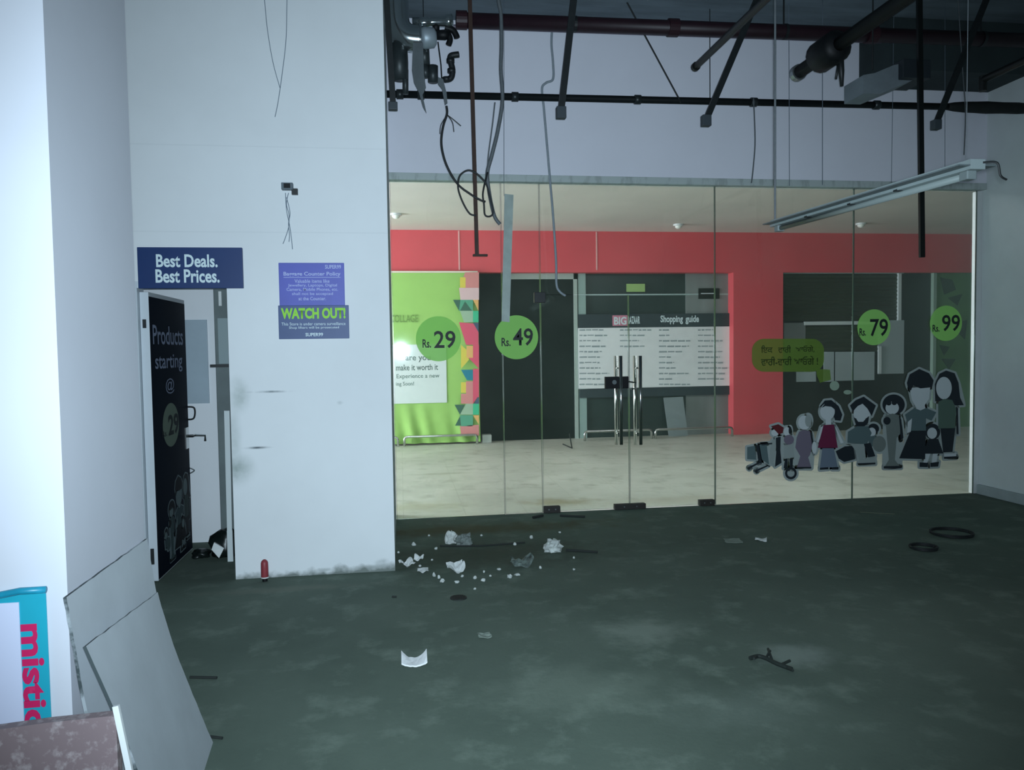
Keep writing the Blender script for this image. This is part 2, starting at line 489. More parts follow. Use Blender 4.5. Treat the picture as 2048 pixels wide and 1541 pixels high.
# beam under the ceiling
a, b, c, d = rectY(1783, 60, 2048, 143, 6.75)
structure(link('beam', B(a, XR, 6.75, YG - 0.065, oY(1900, 143, 6.75).z, ZC), M('dark_beam', (48, 60, 62), 0.9, var=0.3, scale=3)), 'dark beam below the ceiling')

# corridor, far wall
red = M('red_paint', (224, 86, 94), 0.6, var=0.1, scale=1.5)
zb0 = oY(1500, 545, YB).z
x0r, x1r = oY(1467, 700, YB).x, oY(1566, 700, YB).x
structure(link('wall_back', B(-7, 16, YB, YB + 0.6, zb0, ZK), red), 'red painted band across the corridor')
structure(link('wall_pillar', B(x0r, x1r, YB, YB + 0.6, 0, zb0), red), 'red painted pillar across the corridor')
structure(link('wall_recess', B(-4, 16, YB + 0.6, YB + 0.7, 0, ZK), M('recess_dark', (60, 64, 62), 0.8)), 'dark wall behind the far shop fronts')
bm = bmesh.new()
for px in (918, 1193):
    a = oY(px, 500, YB)
    box(bm, a.x - 0.012, a.x + 0.012, YB - 0.006, YB, zb0 + 0.04, ZK - 0.01)
structure(link('trim_3', bm, M('seam_pink', (232, 176, 172), 0.7)), 'pale seams of the red wall')

# ================================================================ GLASS FRONT
glass = glass_material('shop_glass', (0.87, 0.90, 0.865, 1), 0.03)
edge_glass = M('glass_edge', (74, 96, 86), 0.2, spec=0.6)
def gx(px): return oY(px, 800, YG).x
ZT = oY(1258, 590, YG).z             # top of the door leaves
cuts = [PX + 0.004, gx(1007), gx(1083)]
wn = 0
def pane(x0, x1, z0, z1, label, n):
    bm = bmesh.new(); box(bm, x0 + 0.003, x1 - 0.003, YG - 0.006, YG + 0.006, z0, z1)
    o = structure(link('window_%d' % n, bm, [glass, edge_glass]), label)
    for f in o.data.polygons: f.material_index = 0 if abs(f.normal.y) > 0.5 else 1
    bm = bmesh.new()
    for x in (x0 + 0.004, x1 - 0.004):
        box(bm, x - 0.0015, x + 0.0015, YG - 0.0075, YG + 0.0075, z0, z1)
    link('glass_edge', bm, edge_glass, o)
    return o
pane(PX + 0.004, gx(1007), 0.001, ZG - 0.015, 'glass pane beside the white pillar wall', 1)
pane(gx(1007), gx(1083), 0.004, ZG - 0.015, 'narrow glass pane beside the glass door', 2)
pane(gx(1430), gx(1705), 0.001, ZG - 0.015, 'glass pane with the speech bubble sticker', 3)
pane(gx(1705), XR - 0.057, 0.001, ZG - 0.015, 'glass pane with the tall cartoon figures', 4)
pane(gx(1083), gx(1430), ZT + 0.006, ZG - 0.015, 'glass transom above the glass doors', 5)
def glass_door(px0, px1, n, label, hinge_px, hx):
    x0, x1 = gx(px0), gx(px1)
    bm = bmesh.new(); box(bm, x0 + 0.004, x1 - 0.004, YG - 0.006, YG + 0.006, 0.012, ZT)
    d = structure(link('door_%d' % n, bm, [glass, edge_glass]), label)
    for f in d.data.polygons: f.material_index = 0 if abs(f.normal.y) > 0.5 else 1
    bm = bmesh.new()
    for x in (x0 + 0.005, x1 - 0.005):
        box(bm, x - 0.0015, x + 0.0015, YG - 0.0075, YG + 0.0075, 0.012, ZT)
    link('glass_edge', bm, edge_glass, d)
    # pull handles: one steel bar on either face of the leaf
    for side, hxp in ((-1, hx[1]), (1, hx[0])):
        bm = bmesh.new()
        yy = YG + side * 0.075
        xx = oY(hxp, 800, yy).x
        zt, zb = oY(hxp, 712, yy).z, oY(hxp, 890, yy).z
        tube(bm, [(xx, yy, zb), (xx, yy, zt)], 0.0165, 16)
        for z in (zt - 0.12, zb + 0.12):
            tube(bm, [(xx, YG, z), (xx, yy, z)], 0.009, 10)
        h = link('pull_handle', bm, steel, d, smooth=False)
        for p in h.data.polygons: p.use_smooth = len(p.vertices) == 4
    return d
d1 = glass_door(1083, 1258, 1, 'glass door leaf with a dark lock box on its handle', 1083, (1232, 1242))
d2 = glass_door(1258, 1430, 2, 'glass door leaf beside the speech bubble pane', 1430, (1270, 1281))
# floor patch fittings
def fitting(px0, px1, py0, py1, label, n):
    a, b, c, d = rectY(px0, py0, px1, py1, YG - 0.03)
    t = thing('patch_fitting', ((a+b)/2, YG, 0), label, 'door fitting', 'dark metal fittings under the glass doors')
    link('housing', B(a, b, YG - 0.032, YG + 0.032, 0.0, max(d, 0.05), bevel=0.004), M('rusty_dark', (44, 40, 36), 0.6, var=0.4, scale=18), t)
    bm = bmesh.new()
    for q in (0.3, 0.7):
        x = a + (b-a)*q
        tube(bm, [(x, YG - 0.036, d*0.55), (x, YG - 0.031, d*0.55)], 0.007, 10)
    link_each('bolt', bm, galv, t)
fitting(1088, 1121, 1014, 1030, 'rusty floor fitting at the hinge side nearer the white pillar wall', 0)
fitting(1230, 1292, 1009, 1021, 'long dark floor fitting where the two glass doors meet', 1)
fitting(1400, 1430, 1001, 1014, 'short dark floor fitting below the speech bubble pane side', 2)
# top hinge of the first leaf
a, b, c, d = rectY(1068, 585, 1090, 606, YG)
tag(link('pivot_fitting', B(a, b, YG - 0.03, YG + 0.03, c, d, bevel=0.004), dark_metal), 'small dark pivot fitting at the top of the glass door', 'door fitting')
# lock box
a, b, c, d = rectY(1213, 754, 1260, 778, YG - 0.10)
t = thing('door_lock', ((a+b)/2, YG - 0.1, c), 'black lock box fixed across the steel door handles', 'lock')
link('case', B(a, b, YG - 0.066, YG - 0.02, c, d, bevel=0.004), black_metal, t)
bm = bmesh.new(); p = oY(1229, 765, YG - 0.07)
tube(bm, [(p.x, YG - 0.069, p.z), (p.x, YG - 0.064, p.z)], 0.022, 16)
link('keyhole_disc', bm, M('dull_disc', (120, 130, 132), 0.4, 0.5), t)
bm = bmesh.new(); p = oY(1268, 768, YG - 0.05)
tube(bm, [oY(1258, 764, YG-0.05), oY(1272, 766, YG-0.05), oY(1272, 778, YG-0.05), oY(1262, 778, YG-0.05)], 0.008, 8)
link('shackle', bm, steel, t)
# plastic strip taped over the joint, end piece
strip = tag(link('plastic_strip', (lambda bm: (flat(bm, [oY(1009, 388, YG-0.012), oY(1027, 390, YG-0.012), oY(1019, 645, YG-0.012), oY(1003, 643, YG-0.012)], -0.004), bm)[1])(bmesh.new()),
      M('milky_plastic', (176, 190, 184), 0.5, var=0.2, scale=10)), 'milky plastic strip hanging upright on the glass above the Rs. 49 sticker', 'plastic strip')

# ================================================================ STICKERS ON THE GLASS
lime_film = film_material('lime_film', (186, 246, 144), 0.56)
def circle_pts(cx, cy, rx, ry, n=40):
    return [(cx + rx*math.cos(2*PI*k/n), cy + ry*math.sin(2*PI*k/n)) for k in range(n)]
def price(cx, cy, r, num, label, rs_box, num_box, Y=YG - 0.010):
    c = oY(cx, cy, Y)
    t = thing('price_sticker', (c.x, Y, c.z - r*Y/F), label, 'sticker', 'round green price stickers on the glass')
    rr = r * Y / F * 1.02
    bm = bmesh.new(); flat(bm, [(c.x + rr*math.cos(2*PI*k/48), Y, c.z + rr*math.sin(2*PI*k/48)) for k in range(48)], 0.0006)
    link('disc', bm, lime_film, t)
    textY('lettering', num, *num_box, Y - 0.001, print_dark, t, bold=0.014)
    textY('lettering', 'Rs.', *rs_box, Y - 0.001, print_dark, t, bold=0.02)
price(877, 678, 44, '29', 'round green sticker reading Rs. 29 on the glass', (845, 679, 862, 696), (868, 662, 911, 697))
price(1033, 675, 43.5, '49', 'round green sticker reading Rs. 49 below the plastic strip', (1003, 676, 1021, 693), (1026, 657, 1066, 692))
price(1748, 655, 38, '79', 'round green sticker reading Rs. 79 above the cartoon family', (1719, 657, 1732, 672), (1740, 638, 1776, 673))
price(1892, 647, 38, '99', 'round green sticker reading Rs. 99 near the end of the glass', (1865, 650, 1879, 664), (1884, 630, 1920, 663))

# speech bubble
Y = YG - 0.010
bub = thing('speech_bubble_sticker', oY(1580, 760, Y), 'olive green speech bubble sticker with two lines of Punjabi text', 'sticker')
pts = []
x0, y0, x1, y1, rr = 1504, 678, 1648, 744, 24
for cxx, cyy, a0 in ((x1-rr, y0+rr, -90), (x1-rr, y1-rr, 0), (x0+rr, y1-rr, 90), (x0+rr, y0+rr, 180)):
    for k in range(9):
        a = math.radians(a0 + k*90/8); pts.append((cxx + rr*math.cos(a), cyy + rr*math.sin(a)))
bm = bmesh.new(); flat(bm, [oY(x, y, Y) for x, y in pts], 0.0006)
flat(bm, [oY(x, y, Y - 0.0007) for x, y in ((1632, 738), (1660, 740), (1662, 760), (1640, 766), (1634, 752))], 0.0006)
olive_film = film_material('olive_film', (140, 172, 84), 0.42)
link('bubble', bm, olive_film, bub)
M('olive_ink', (40, 58, 10), 0.6)
for w_, xa_, xb_ in (('\u0a3f\u0a72\u0a15', 1522, 1545), ('\u0a35\u0a3e\u0a30\u0a40', 1556, 1582), ('\u0a06\u0a13\u0a17\u0a47,', 1591, 1629)):
    textY('lettering', w_, xa_, 691, xb_, 706, Y - 0.0016, _mats['olive_ink'], bub, bold=0.015)
textY('lettering', '\u0a35\u0a3e\u0a30\u0a40-\u0a35\u0a3e\u0a30\u0a40 \u0a06\u0a13\u0a17\u0a47 !', 1522, 713, 1636, 731, Y - 0.0016, _mats['olive_ink'], bub, bold=0.015)
for cxx, cyy, r1, r2 in ((1669, 772, 9.5, 9.5), (1695, 785, 8, 4.5)):
    bm = bmesh.new(); flat(bm, [oY(x, y, Y) for x, y in circle_pts(cxx, cyy, r1, r2, 24)], 0.0006)
    link('thought_dot', bm, M('dot_film', (150, 170, 150), 0.7), bub)

# the cartoon shoppers: figure -> list of (colour, kind, data) in sheet units
FIG = [
 ('cart', [('teal','p',[(140,715),(205,705),(212,820),(140,815)]),('ink','p',[(212,700),(235,695),(262,850),(235,850)]),('teal','p',[(240,695),(300,690),(320,860),(262,820)]),('ink','p',[(250,690),(345,680),(345,692),(262,702)]),
            ('ink','p',[(150,880),(240,835),(248,845),(160,893)]),('ink','p',[(205,905),(310,860),(316,870),(215,918)]),('ink','e',(157,888,11,13)),('ink','e',(216,912,11,14))]),
 ('child', [('robe','p',[(345,660),(385,640),(372,760),(352,860),(322,850),(326,740)]),('skin','e',(368,598,30,28)),('cap','p',[(335,545),(395,528),(440,556),(432,600),(400,612),(375,585)]),('ink','p',[(375,640),(415,630),(412,740),(422,845),(368,878),(378,760)])]),
 ('child', [('skin','e',(466,590,27,38)),('ink','e',(490,580,10,30)),('plum','e',(482,655,42,40)),('robe','p',[(442,700),(520,690),(528,800),(440,812)]),('ink','p',[(450,812),(472,812),(470,890),(438,890)]),('ink','p',[(488,812),(515,812),(512,900),(490,900)]),
            ('ink','r',(498,930,48,50,30))]),
 ('woman', [('skin','e',(608,515,50,58)),('robe','e',(640,500,26,50)),('plum','p',[(565,590),(600,575),(655,585),(680,690),(655,780),(640,800),(668,888),(545,888),(575,790),(535,720),(545,640)]),('ink','p',[(655,590),(668,600),(690,700),(672,705)]),('ink','p',[(545,878),(665,878),(665,892),(545,892)]),('skin','e',(690,720,20,50))]),
 ('girl', [('ink','p',[(745,380),(775,335),(830,330),(890,380),(920,450),(905,500),(860,495),(835,420),(780,370)]),('skin','e',(798,425,60,68)),('ink','p',[(748,395),(790,345),(850,350),(872,420),(830,385),(780,380)]),('skin','p',[(785,485),(825,485),(830,545),(780,545)]),
           ('skin','p',[(765,545),(745,550),(710,670),(725,680)]),('skin','p',[(855,540),(870,560),(930,680),(905,685)]),('maroon','p',[(765,535),(850,530),(882,722),(718,722)]),('denim','p',[(755,725),(850,725),(882,880),(735,885)]),('ink','p',[(735,885),(805,880),(805,898),(735,902)]),('ink','p',[(830,882),(888,878),(888,900),(835,900)])]),
 ('man', [('ink','p',[(865,750),(940,710),(1010,705),(1025,815),(935,838),(890,810)]),('skin','e',(1080,440,68,85)),('ink','p',[(982,375),(1030,330),(1095,302),(1195,375),(1160,462),(1125,400),(1085,360),(1045,380),(1005,425)]),('ink','p',[(1012,470),(1045,490),(1100,490),(1140,460),(1130,520),(1085,558),(1035,545)]),
          ('skin','p',[(1035,488),(1110,485),(1090,508),(1050,508)]),('teal','p',[(965,590),(1040,545),(1130,545),(1160,600),(1120,695),(960,680)]),('robe','p',[(985,690),(1100,690),(1110,790),(1060,840),(1040,760)]),('ink','p',[(1095,690),(1150,680),(1190,790),(1130,800)]),('robe','p',[(1060,815),(1185,805),(1190,845),(1060,850)]),('ink','p',[(1050,848),(1190,842),(1190,856),(1050,860)])]),
 ('child', [('ink','e',(1175,565,46,42)),('skin','e',(1162,592,32,36)),('teal','p',[(1130,630),(1190,620),(1195,700),(1140,720)]),('grey','e',(1222,690,55,66))]),
 ('girl', [('ink','e',(1340,368,92,84)),('skin','e',(1328,395,55,52)),('ink','e',(1300,355,22,20)),('ink','e',(1345,352,22,20)),('grey','p',[(1270,460),(1330,440),(1385,455),(1400,600),(1365,640),(1350,820),(1395,880),(1262,882),(1300,820),(1285,640)]),('ink','e',(1285,500,30,32)),('ink','p',[(1382,460),(1402,490),(1420,640),(1395,660),(1392,560)]),('ink','p',[(1258,872),(1402,870),(1402,888),(1258,890)])]),
 ('man', [('skin','p',[(1470,230),(1640,220),(1630,320),(1590,380),(1520,385),(1490,330)]),('skin','p',[(1525,375),(1595,370),(1605,420),(1520,425)]),('ink','p',[(1448,190),(1470,120),(1550,75),(1630,110),(1668,170),(1655,225),(1560,235),(1500,210),(1480,255),(1455,220)]),
          ('teal','p',[(1432,450),(1510,395),(1560,415),(1605,395),(1690,430),(1650,500),(1605,480),(1605,590),(1482,590),(1490,480),(1455,520)]),('ink','p',[(1478,582),(1605,580),(1598,815),(1385,808)]),('skin','p',[(1455,510),(1490,480),(1480,590),(1450,600)])]),
 ('woman', [('ink','p',[(1680,340),(1678,200),(1715,115),(1770,88),(1840,110),(1872,190),(1885,310),(1915,372),(1850,375),(1700,335)]),('skin','e',(1752,232,64,92)),('moss','p',[(1705,345),(1755,320),(1820,330),(1852,400),(1845,565),(1705,565)]),('ink','p',[(1850,380),(1866,400),(1872,610),(1856,610)]),('ink','p',[(1722,562),(1845,560),(1822,755),(1745,760)]),('skin','p',[(1752,770),(1850,765),(1855,800),(1752,800)]),('ink','p',[(1752,795),(1858,790),(1855,806),(1752,812)])]),
 ('child', [('ink','e',(1660,590,62,66)),('skin','e',(1655,602,40,46)),('ink','p',[(1625,650),(1705,648),(1748,768),(1578,772)]),('skin','p',[(1600,770),(1640,770),(1610,860),(1580,850)]),('skin','p',[(1660,770),(1700,770),(1690,850),(1650,860)]),('ink','p',[(1552,840),(1622,845),(1620,880),(1552,878)]),('ink','p',[(1640,845),(1712,835),(1705,875),(1640,878)])]),
]
pal = {'skin': M('sticker_pale', (196, 204, 206), 0.7), 'robe': M('sticker_robe', (150, 160, 158), 0.7), 'ink': M('sticker_ink', (22, 32, 40), 0.6), 'teal': M('sticker_teal', (84, 104, 106), 0.7), 'grey': M('sticker_grey', (112, 122, 118), 0.7),
       'plum': M('sticker_plum', (112, 104, 120), 0.7), 'maroon': M('sticker_maroon', (104, 24, 62), 0.7), 'denim': M('sticker_denim', (104, 118, 134), 0.7), 'moss': M('sticker_moss', (82, 104, 92), 0.7), 'cap': M('sticker_cap', (96, 22, 30), 0.7)}
back_mat = M('sticker_backing', (160, 170, 168), 0.7)
def prim_pts(kind, d):
    if kind == 'p': return list(d)
    if kind == 'e': return circle_pts(*d[:4], n=28)
    return circle_pts(d[0], d[1], d[2], d[3], 28)
def hull(p):
    p = sorted(set((round(x, 2), round(y, 2)) for x, y in p))
    def half(q):
        o = []
        for v in q:
            while len(o) > 1 and (o[-1][0]-o[-2][0])*(v[1]-o[-2][1]) - (o[-1][1]-o[-2][1])*(v[0]-o[-2][0]) <= 0: o.pop()
            o.append(v)
        return o[:-1]
    return half(p) + half(p[::-1])
def draw_family(parent, place, figs, grow, normal, pale=None, palette=pal, back=back_mat):
    """place(x, y) -> point; layers step out along normal"""
    normal = Vector(normal)
    for i, (kind, prims) in enumerate(figs):
        bm = bmesh.new()
        for k, (c, kd, dta) in enumerate(prims):
            pts = hull([(x + grow*math.cos(a*PI/6), y + grow*math.sin(a*PI/6)) for x, y in prim_pts(kd, dta) for a in range(12)])
            flat(bm, [place(x, y) + normal*(0.0002*(i % 2)) for x, y in pts])
        o = link('outline', bm, back, parent)
        bm = bmesh.new(); mats = []
        for k, (c, kd, dta) in enumerate(prims):
            if palette[c] not in mats: mats.append(palette[c])
            mi = mats.index(palette[c])
            off = normal * (0.0008 + 0.0002*k + 0.0001*(i % 2))
            if kd == 'r':
                a_ = circle_pts(dta[0], dta[1], dta[2], dta[3], 28); b_ = circle_pts(dta[0], dta[1], dta[4], dta[4], 28)
                for q in range(28):
                    flat(bm, [place(*z) + off for z in (a_[q], a_[(q+1)%28], b_[(q+1)%28], b_[q])], mi=mi)
            else:
                flat(bm, [place(x, y) + off for x, y in prim_pts(kd, dta)], mi=mi)
        link(kind + '_figure' if kind != 'cart' else 'shopping_cart_figure', bm, mats, parent)
Yf = YG - 0.010
fam = thing('family_sticker', oY(1700, 940, Yf), 'cut-out sticker of a cartoon family of shoppers on the glass', 'sticker')
draw_family(fam, lambda x, y: oY(1460 + x/4.096, 720 + y/4.096, Yf), FIG, 17, (0, -1, 0))

# ================================================================ DOORWAY
frame_m = M('door_frame_white', (206, 214, 220), 0.5, var=0.06, scale=3)
Xd = -1.706
bm = bmesh.new()
box(bm, DX0, Xd - 0.064, YP - 0.01, YP + 0.13, 0, DZ)
box(bm, DX0, DX1, YP - 0.004, YP + 0.13, DZ - 0.045, DZ)
structure(link('trim_4', bm, frame_m), 'white door frame of the doorway')
Xd = -1.706
leafY0, leafY1 = 5.66, (oX(370.5, 640, Xd).y + oX(385, 1100, Xd).y)/2
bm = bmesh.new(); box(bm, Xd - 0.06, Xd - 0.0015, leafY0 - 0.03, leafY1, 0.012, 2.03, bevel=0.003)
door = structure(link('door_3', bm, frame_m), 'white door swung inward, its face covered by a dark poster')
pst = link('poster', B(Xd - 0.001, Xd, leafY0 - 0.028, leafY1 - 0.004, 0.02, 2.0), M('navy_poster', (8, 20, 36), 0.6, var=0.2, scale=2, spec=0.12), door)
pst['label'] = 'dark navy poster reading Products starting @ Rs. 29'
def dtext(s, x0, y0, x1, y1, mat, bold=0.0):
    a = oX(x0, (y0+y1)/2, Xd); b = oX(x1, (y0+y1)/2, Xd); m = (x0+x1)/2
    zt = oX(m, y0, Xd).z; zb = oX(m, y1, Xd).z
    return text('lettering', s, (Xd + 0.002, 0, 0), (0, 1, 0), (0, 0, 1), a.y, b.y, zb, zt, mat, pst, bold)
pl = M('poster_print', (142, 152, 176), 0.6)
dtext('Products', 305, 653, 365, 690, pl, 0.01); dtext('starting', 310, 709, 364, 746, pl, 0.01); dtext('@', 331, 757, 348, 788, pl)
c = oX(342, 850, Xd)
bm = bmesh.new(); flat(bm, [(Xd + 0.001, c.y + 0.205*math.cos(2*PI*k/40), c.z + 0.163*math.sin(2*PI*k/40)) for k in range(40)])
o = link('price_disc', bm, M('olive_disc', (112, 128, 112), 0.7), pst); o.matrix_parent_inverse = Matrix()
dtext('29', 336, 828, 357, 870, print_dark, 0.03); dtext('Rs.', 324, 862, 334, 874, print_dark, 0.02)
dpal = {k: M('poster_' + k, v, 0.7) for k, v in {'skin': (104, 122, 124), 'robe': (90, 104, 106), 'ink': (8, 16, 24), 'teal': (52, 72, 76), 'grey': (60, 78, 80), 'plum': (60, 70, 80), 'maroon': (40, 44, 50), 'denim': (60, 74, 80), 'moss': (40, 60, 58), 'cap': (20, 26, 30)}.items()}
def door_place(x, y):
    u = (x - 960) / 950.0
    return Vector((Xd + 0.0006, leafY0 - 0.02 + u*(leafY1 - leafY0 - 0.0), 0.06 + (900 - y)/900*0.66))
class _P: pass
before = set(bpy.data.objects)
draw_family(pst, door_place, [f for f in FIG if min(p[2][0][0] if p[1] == 'p' else p[2][0] for p in f[1]) > 960 or f is FIG[5]][1:], 14, (1, 0, 0), palette=dpal, back=M('poster_outline', (112, 128, 132), 0.7))
for o in set(bpy.data.objects) - before: o.matrix_parent_inverse = Matrix()
# clip the figures to the leaf is not needed: they stay within its width
bm = bmesh.new()
zh = oX(385, 868, Xd).z
tube(bm, [(Xd, leafY1 - 0.07, zh), (Xd + 0.05, leafY1 - 0.07, zh), (Xd + 0.055, leafY1 - 0.02, zh)], 0.012, 10)
box(bm, Xd, Xd + 0.008, leafY1 - 0.11, leafY1 - 0.03, zh - 0.10, zh + 0.07)
tube(bm, [(Xd + 0.05, leafY1 - 0.03, zh), (Xd + 0.13, leafY1 - 0.02, zh - 0.005), (Xd + 0.13, leafY1 - 0.02, zh - 0.05)], 0.009, 8)
o = link('door_handle', bm, steel, door); o.matrix_parent_inverse = Matrix()
bm = bmesh.new(); z0, z1 = oX(385, 837, Xd).z, oX(385, 812, Xd).z
tube(bm, smooth_path([(Xd - 0.02, leafY1 + 0.002, z0), (Xd + 0.04, leafY1 + 0.01, z0 + 0.01), (Xd + 0.045, leafY1 + 0.01, z1 - 0.01), (Xd - 0.02, leafY1 + 0.002, z1)]), 0.007, 8)
o = link('door_pull', bm, dark_metal, door)
bm = bmesh.new(); z0 = oX(384, 940, Xd).z
tube(bm, smooth_path([(Xd - 0.02, leafY1 + 0.002, z0 - 0.03), (Xd + 0.03, leafY1 + 0.01, z0), (Xd - 0.02, leafY1 + 0.002, z0 + 0.03)]), 0.005, 8)
link('door_latch', bm, galv, door)
for py in (1113, 648):
    p = oY(306 if py > 900 else 290, py, YP)
    bm = bmesh.new(); box(bm, p.x - 0.011, p.x + 0.011, YP - 0.016, YP - 0.009, p.z - (0.055 if py > 900 else 0.03), p.z + (0.055 if py > 900 else 0.03))
    link('door_hinge', bm, dark_metal, door)

# what stands in the room behind
cb = thing('grey_cabinet', (-1.35, 6.5, 0), 'tall dull grey cabinet inside the doorway', 'cabinet')
Yc = 6.45
a, b, c, d = rectY(434, 575, 520, 1060, Yc)
cm = M('cabinet_grey', (104, 116, 116), 0.6, var=0.25, scale=5)
link('body', B(a, b, Yc, 6.775, 0.0, 2.3, bevel=0.005), cm, cb)
link('upper_panel', B(oY(437, 680, Yc).x, b - 0.02, Yc - 0.01, Yc, oY(440, 728, Yc).z, oY(440, 637, Yc).z), M('cabinet_pale', (140, 156, 158), 0.6), cb)
link('shelf_edge', B(oY(420, 732, Yc-0.05).x, b, Yc - 0.05, Yc, oY(440, 735, Yc).z, oY(440, 729, Yc).z), dark_metal, cb)
p = panelY('notice_slip', 437, 583, 443, 612, Yc - 0.004, 0.003, paper, cb)
tag(panelY('wall_panel', 340, 640, 416, 808, 6.765, 0.012, M('blue_grey_board', (164, 180, 190), 0.6, var=0.08)), 'blue grey board fixed on the wall behind the poster door', 'board')
bm = bmesh.new(); Yk = 6.15
flat(bm, [oY(448, 822, Yk), oY(459, 822, Yk), oY(464, 1062, Yk-0.05), oY(454, 1062, Yk-0.05)], 0.02)
p0 = oY(459, 1062, Yk-0.05)
box(bm, p0.x-0.02, p0.x+0.02, Yk-0.05, Yk-0.03, 0.0, p0.z)
tag(link('white_plank', bm, M('plank_white', (206, 214, 214), 0.6)), 'narrow white plank standing behind the black rubbish bag', 'plank')
def lump(name, c, sx, sy, sz, mat, seed, label=None, cat=None, group=None, parent=None, sub=3, rough=0.35, smooth=True):
    """an irregular lump resting on z = c.z"""
    bm = bmesh.new()
    bmesh.ops.create_icosphere(bm, subdivisions=sub, radius=1.0)
    for v in bm.verts:
        n = mnoise.noise(v.co*1.7 + Vector((seed*3.1, seed*1.7, 0)))*rough + mnoise.noise(v.co*4.1 + Vector((seed, 5.0, 2.0)))*rough*0.5
        q = v.co * (1 + n)
        v.co = Vector((q.x*sx, q.y*sy, max(q.z, -0.55)*sz))
    zmin = min(v.co.z for v in bm.verts)
    for v in bm.verts: v.co += Vector((c[0], c[1], c[2] - zmin))
    o = link(name, bm, mat, parent, smooth=smooth)
    if label: tag(o, label, cat, group)
    return o
p = oZ(440, 1120)
lump('rubbish_bag', (p.x + 0.02, p.y + 0.12, 0), 0.12, 0.10, 0.14, black_bag, 1, 'black plastic rubbish bag slumped in the doorway', 'rubbish bag')
p = oZ(406, 1117)
lump('rubbish_bag', (p.x - 0.02, p.y + 0.04, 0), 0.07, 0.07, 0.04, black_bag, 5, 'small flat black bundle lying beside the poster door', 'rubbish bag')
bm = bmesh.new(); Yk = oZ(440, 1118).y - 0.05
flat(bm, [oY(423, 1100, Yk), oY(428, 1086, Yk+0.03), oY(448, 1097, Yk+0.03), oY(438, 1117, Yk)], 0.02)
tag(link('paper_packet', bm, paper), 'creased white paper packet leaning on the rubbish bag', 'packet')

# ================================================================ ON THE PILLAR WALL
def sign(name, px, Y, depth, mat, label, cat='sign'):
    x0, y0, x1, y1 = px
    a, b, c, d = rectY(x0, y0, x1, y1, Y)
    t = thing(name, ((a+b)/2, Y, c), label, cat)
    link('board', B(a, b, Y, Y + depth, c, d, bevel=0.003), mat, t)
    return t
t = sign('shop_sign', (275, 495, 485, 577), YP - 0.035, 0.03, navy, 'dark blue sign above the doorway reading Best Deals. Best Prices.')
textY('lettering', 'Best Deals.', 312, 509, 435, 535, YP - 0.037, print_white, t, 0.025)
textY('lettering', 'Best Prices.', 311, 539, 439, 566, YP - 0.037, print_white, t, 0.025)
t = sign('notice', (558, 526, 689, 614), YP - 0.008, 0.006, violet, 'violet notice headed Baggage Counter Policy on the pillar wall', 'notice')
Yt = YP - 0.010
textY('lettering', 'SUPER99', 650, 530, 682, 538, Yt, print_lilac, t, 0.02)
textY('lettering', 'Baggage Counter Policy', 567, 544, 681, 554, Yt, print_lilac, t, 0.02)
for s, x0, x1, y0 in (('Valuable items like', 589, 659, 559), ('Jewellery, Laptops, Digital', 576, 674, 568), ('Camera, Mobile Phones, etc.', 573, 676, 576), ('shall not be accepted', 584, 666, 585), ('at the Counter.', 597, 652, 594)):
    textY('lettering', s, x0, y0, x1, y0 + 7, Yt, print_lilac, t, 0.01)
a, b, c, d = rectY(567, 554.6, 681, 555.6, Yt)
link('underline', B(a, b, Yt - 0.0005, Yt, c, d), print_lilac, t)
t = sign('notice', (557, 611, 698, 678), YP - 0.016, 0.007, slate, 'slate blue notice with green WATCH OUT! lettering', 'notice')
Yt = YP - 0.018
textY('lettering', 'WATCH OUT!', 562, 616, 691, 638, Yt, print_lime, t, 0.045)
textY('lettering', 'This Store is under camera surveillance', 563, 645, 691, 651, Yt, print_white, t, 0.0)
textY('lettering', 'Shop lifters will be prosecuted', 578, 653, 678, 659, Yt, print_white, t, 0.0)
textY('lettering', 'SUPER99', 611, 666, 646, 673, Yt, print_white, t, 0.02)
# junction box with loose wires
Yt = YP - 0.03
a, b, c, d = rectY(563, 366, 586, 380, Yt)
t = thing('junction_box', ((a+b)/2, YP, c), 'small grey junction box with loose wires on the pillar wall', 'junction box')
link('box', B(a, b, YP - 0.045, YP - 0.001, c, d, bevel=0.003), M('box_grey', (92, 104, 112), 0.5, var=0.2, scale=12), t)
link('bracket', B(oY(583, 380, Yt).x, oY(595, 380, Yt).x, YP - 0.03, YP - 0.001, oY(590, 389, Yt).z, oY(590, 377, Yt).z), dark_metal, t)
link('cavity', B(oY(568, 372, Yt).x, oY(581, 372, Yt).x, YP - 0.0465, YP - 0.044, oY(574, 377, Yt).z, oY(574, 368, Yt).z), black_metal, t)
bm = bmesh.new()
for pl_ in ([(571, 386), (573, 420), (579, 450), (583, 478), (585, 499)], [(577, 386), (573, 408), (578, 430), (577, 455), (571, 475), (566, 488)], [(573, 395), (580, 425), (577, 448), (579, 470), (578, 484)]):
    tube(bm, smooth_path([oY(x, y, YP - 0.02) for x, y in pl_], 6), 0.0026, 6)
link_each('loose_wire', bm, M('thin_wire', (112, 126, 140), 0.6), t)
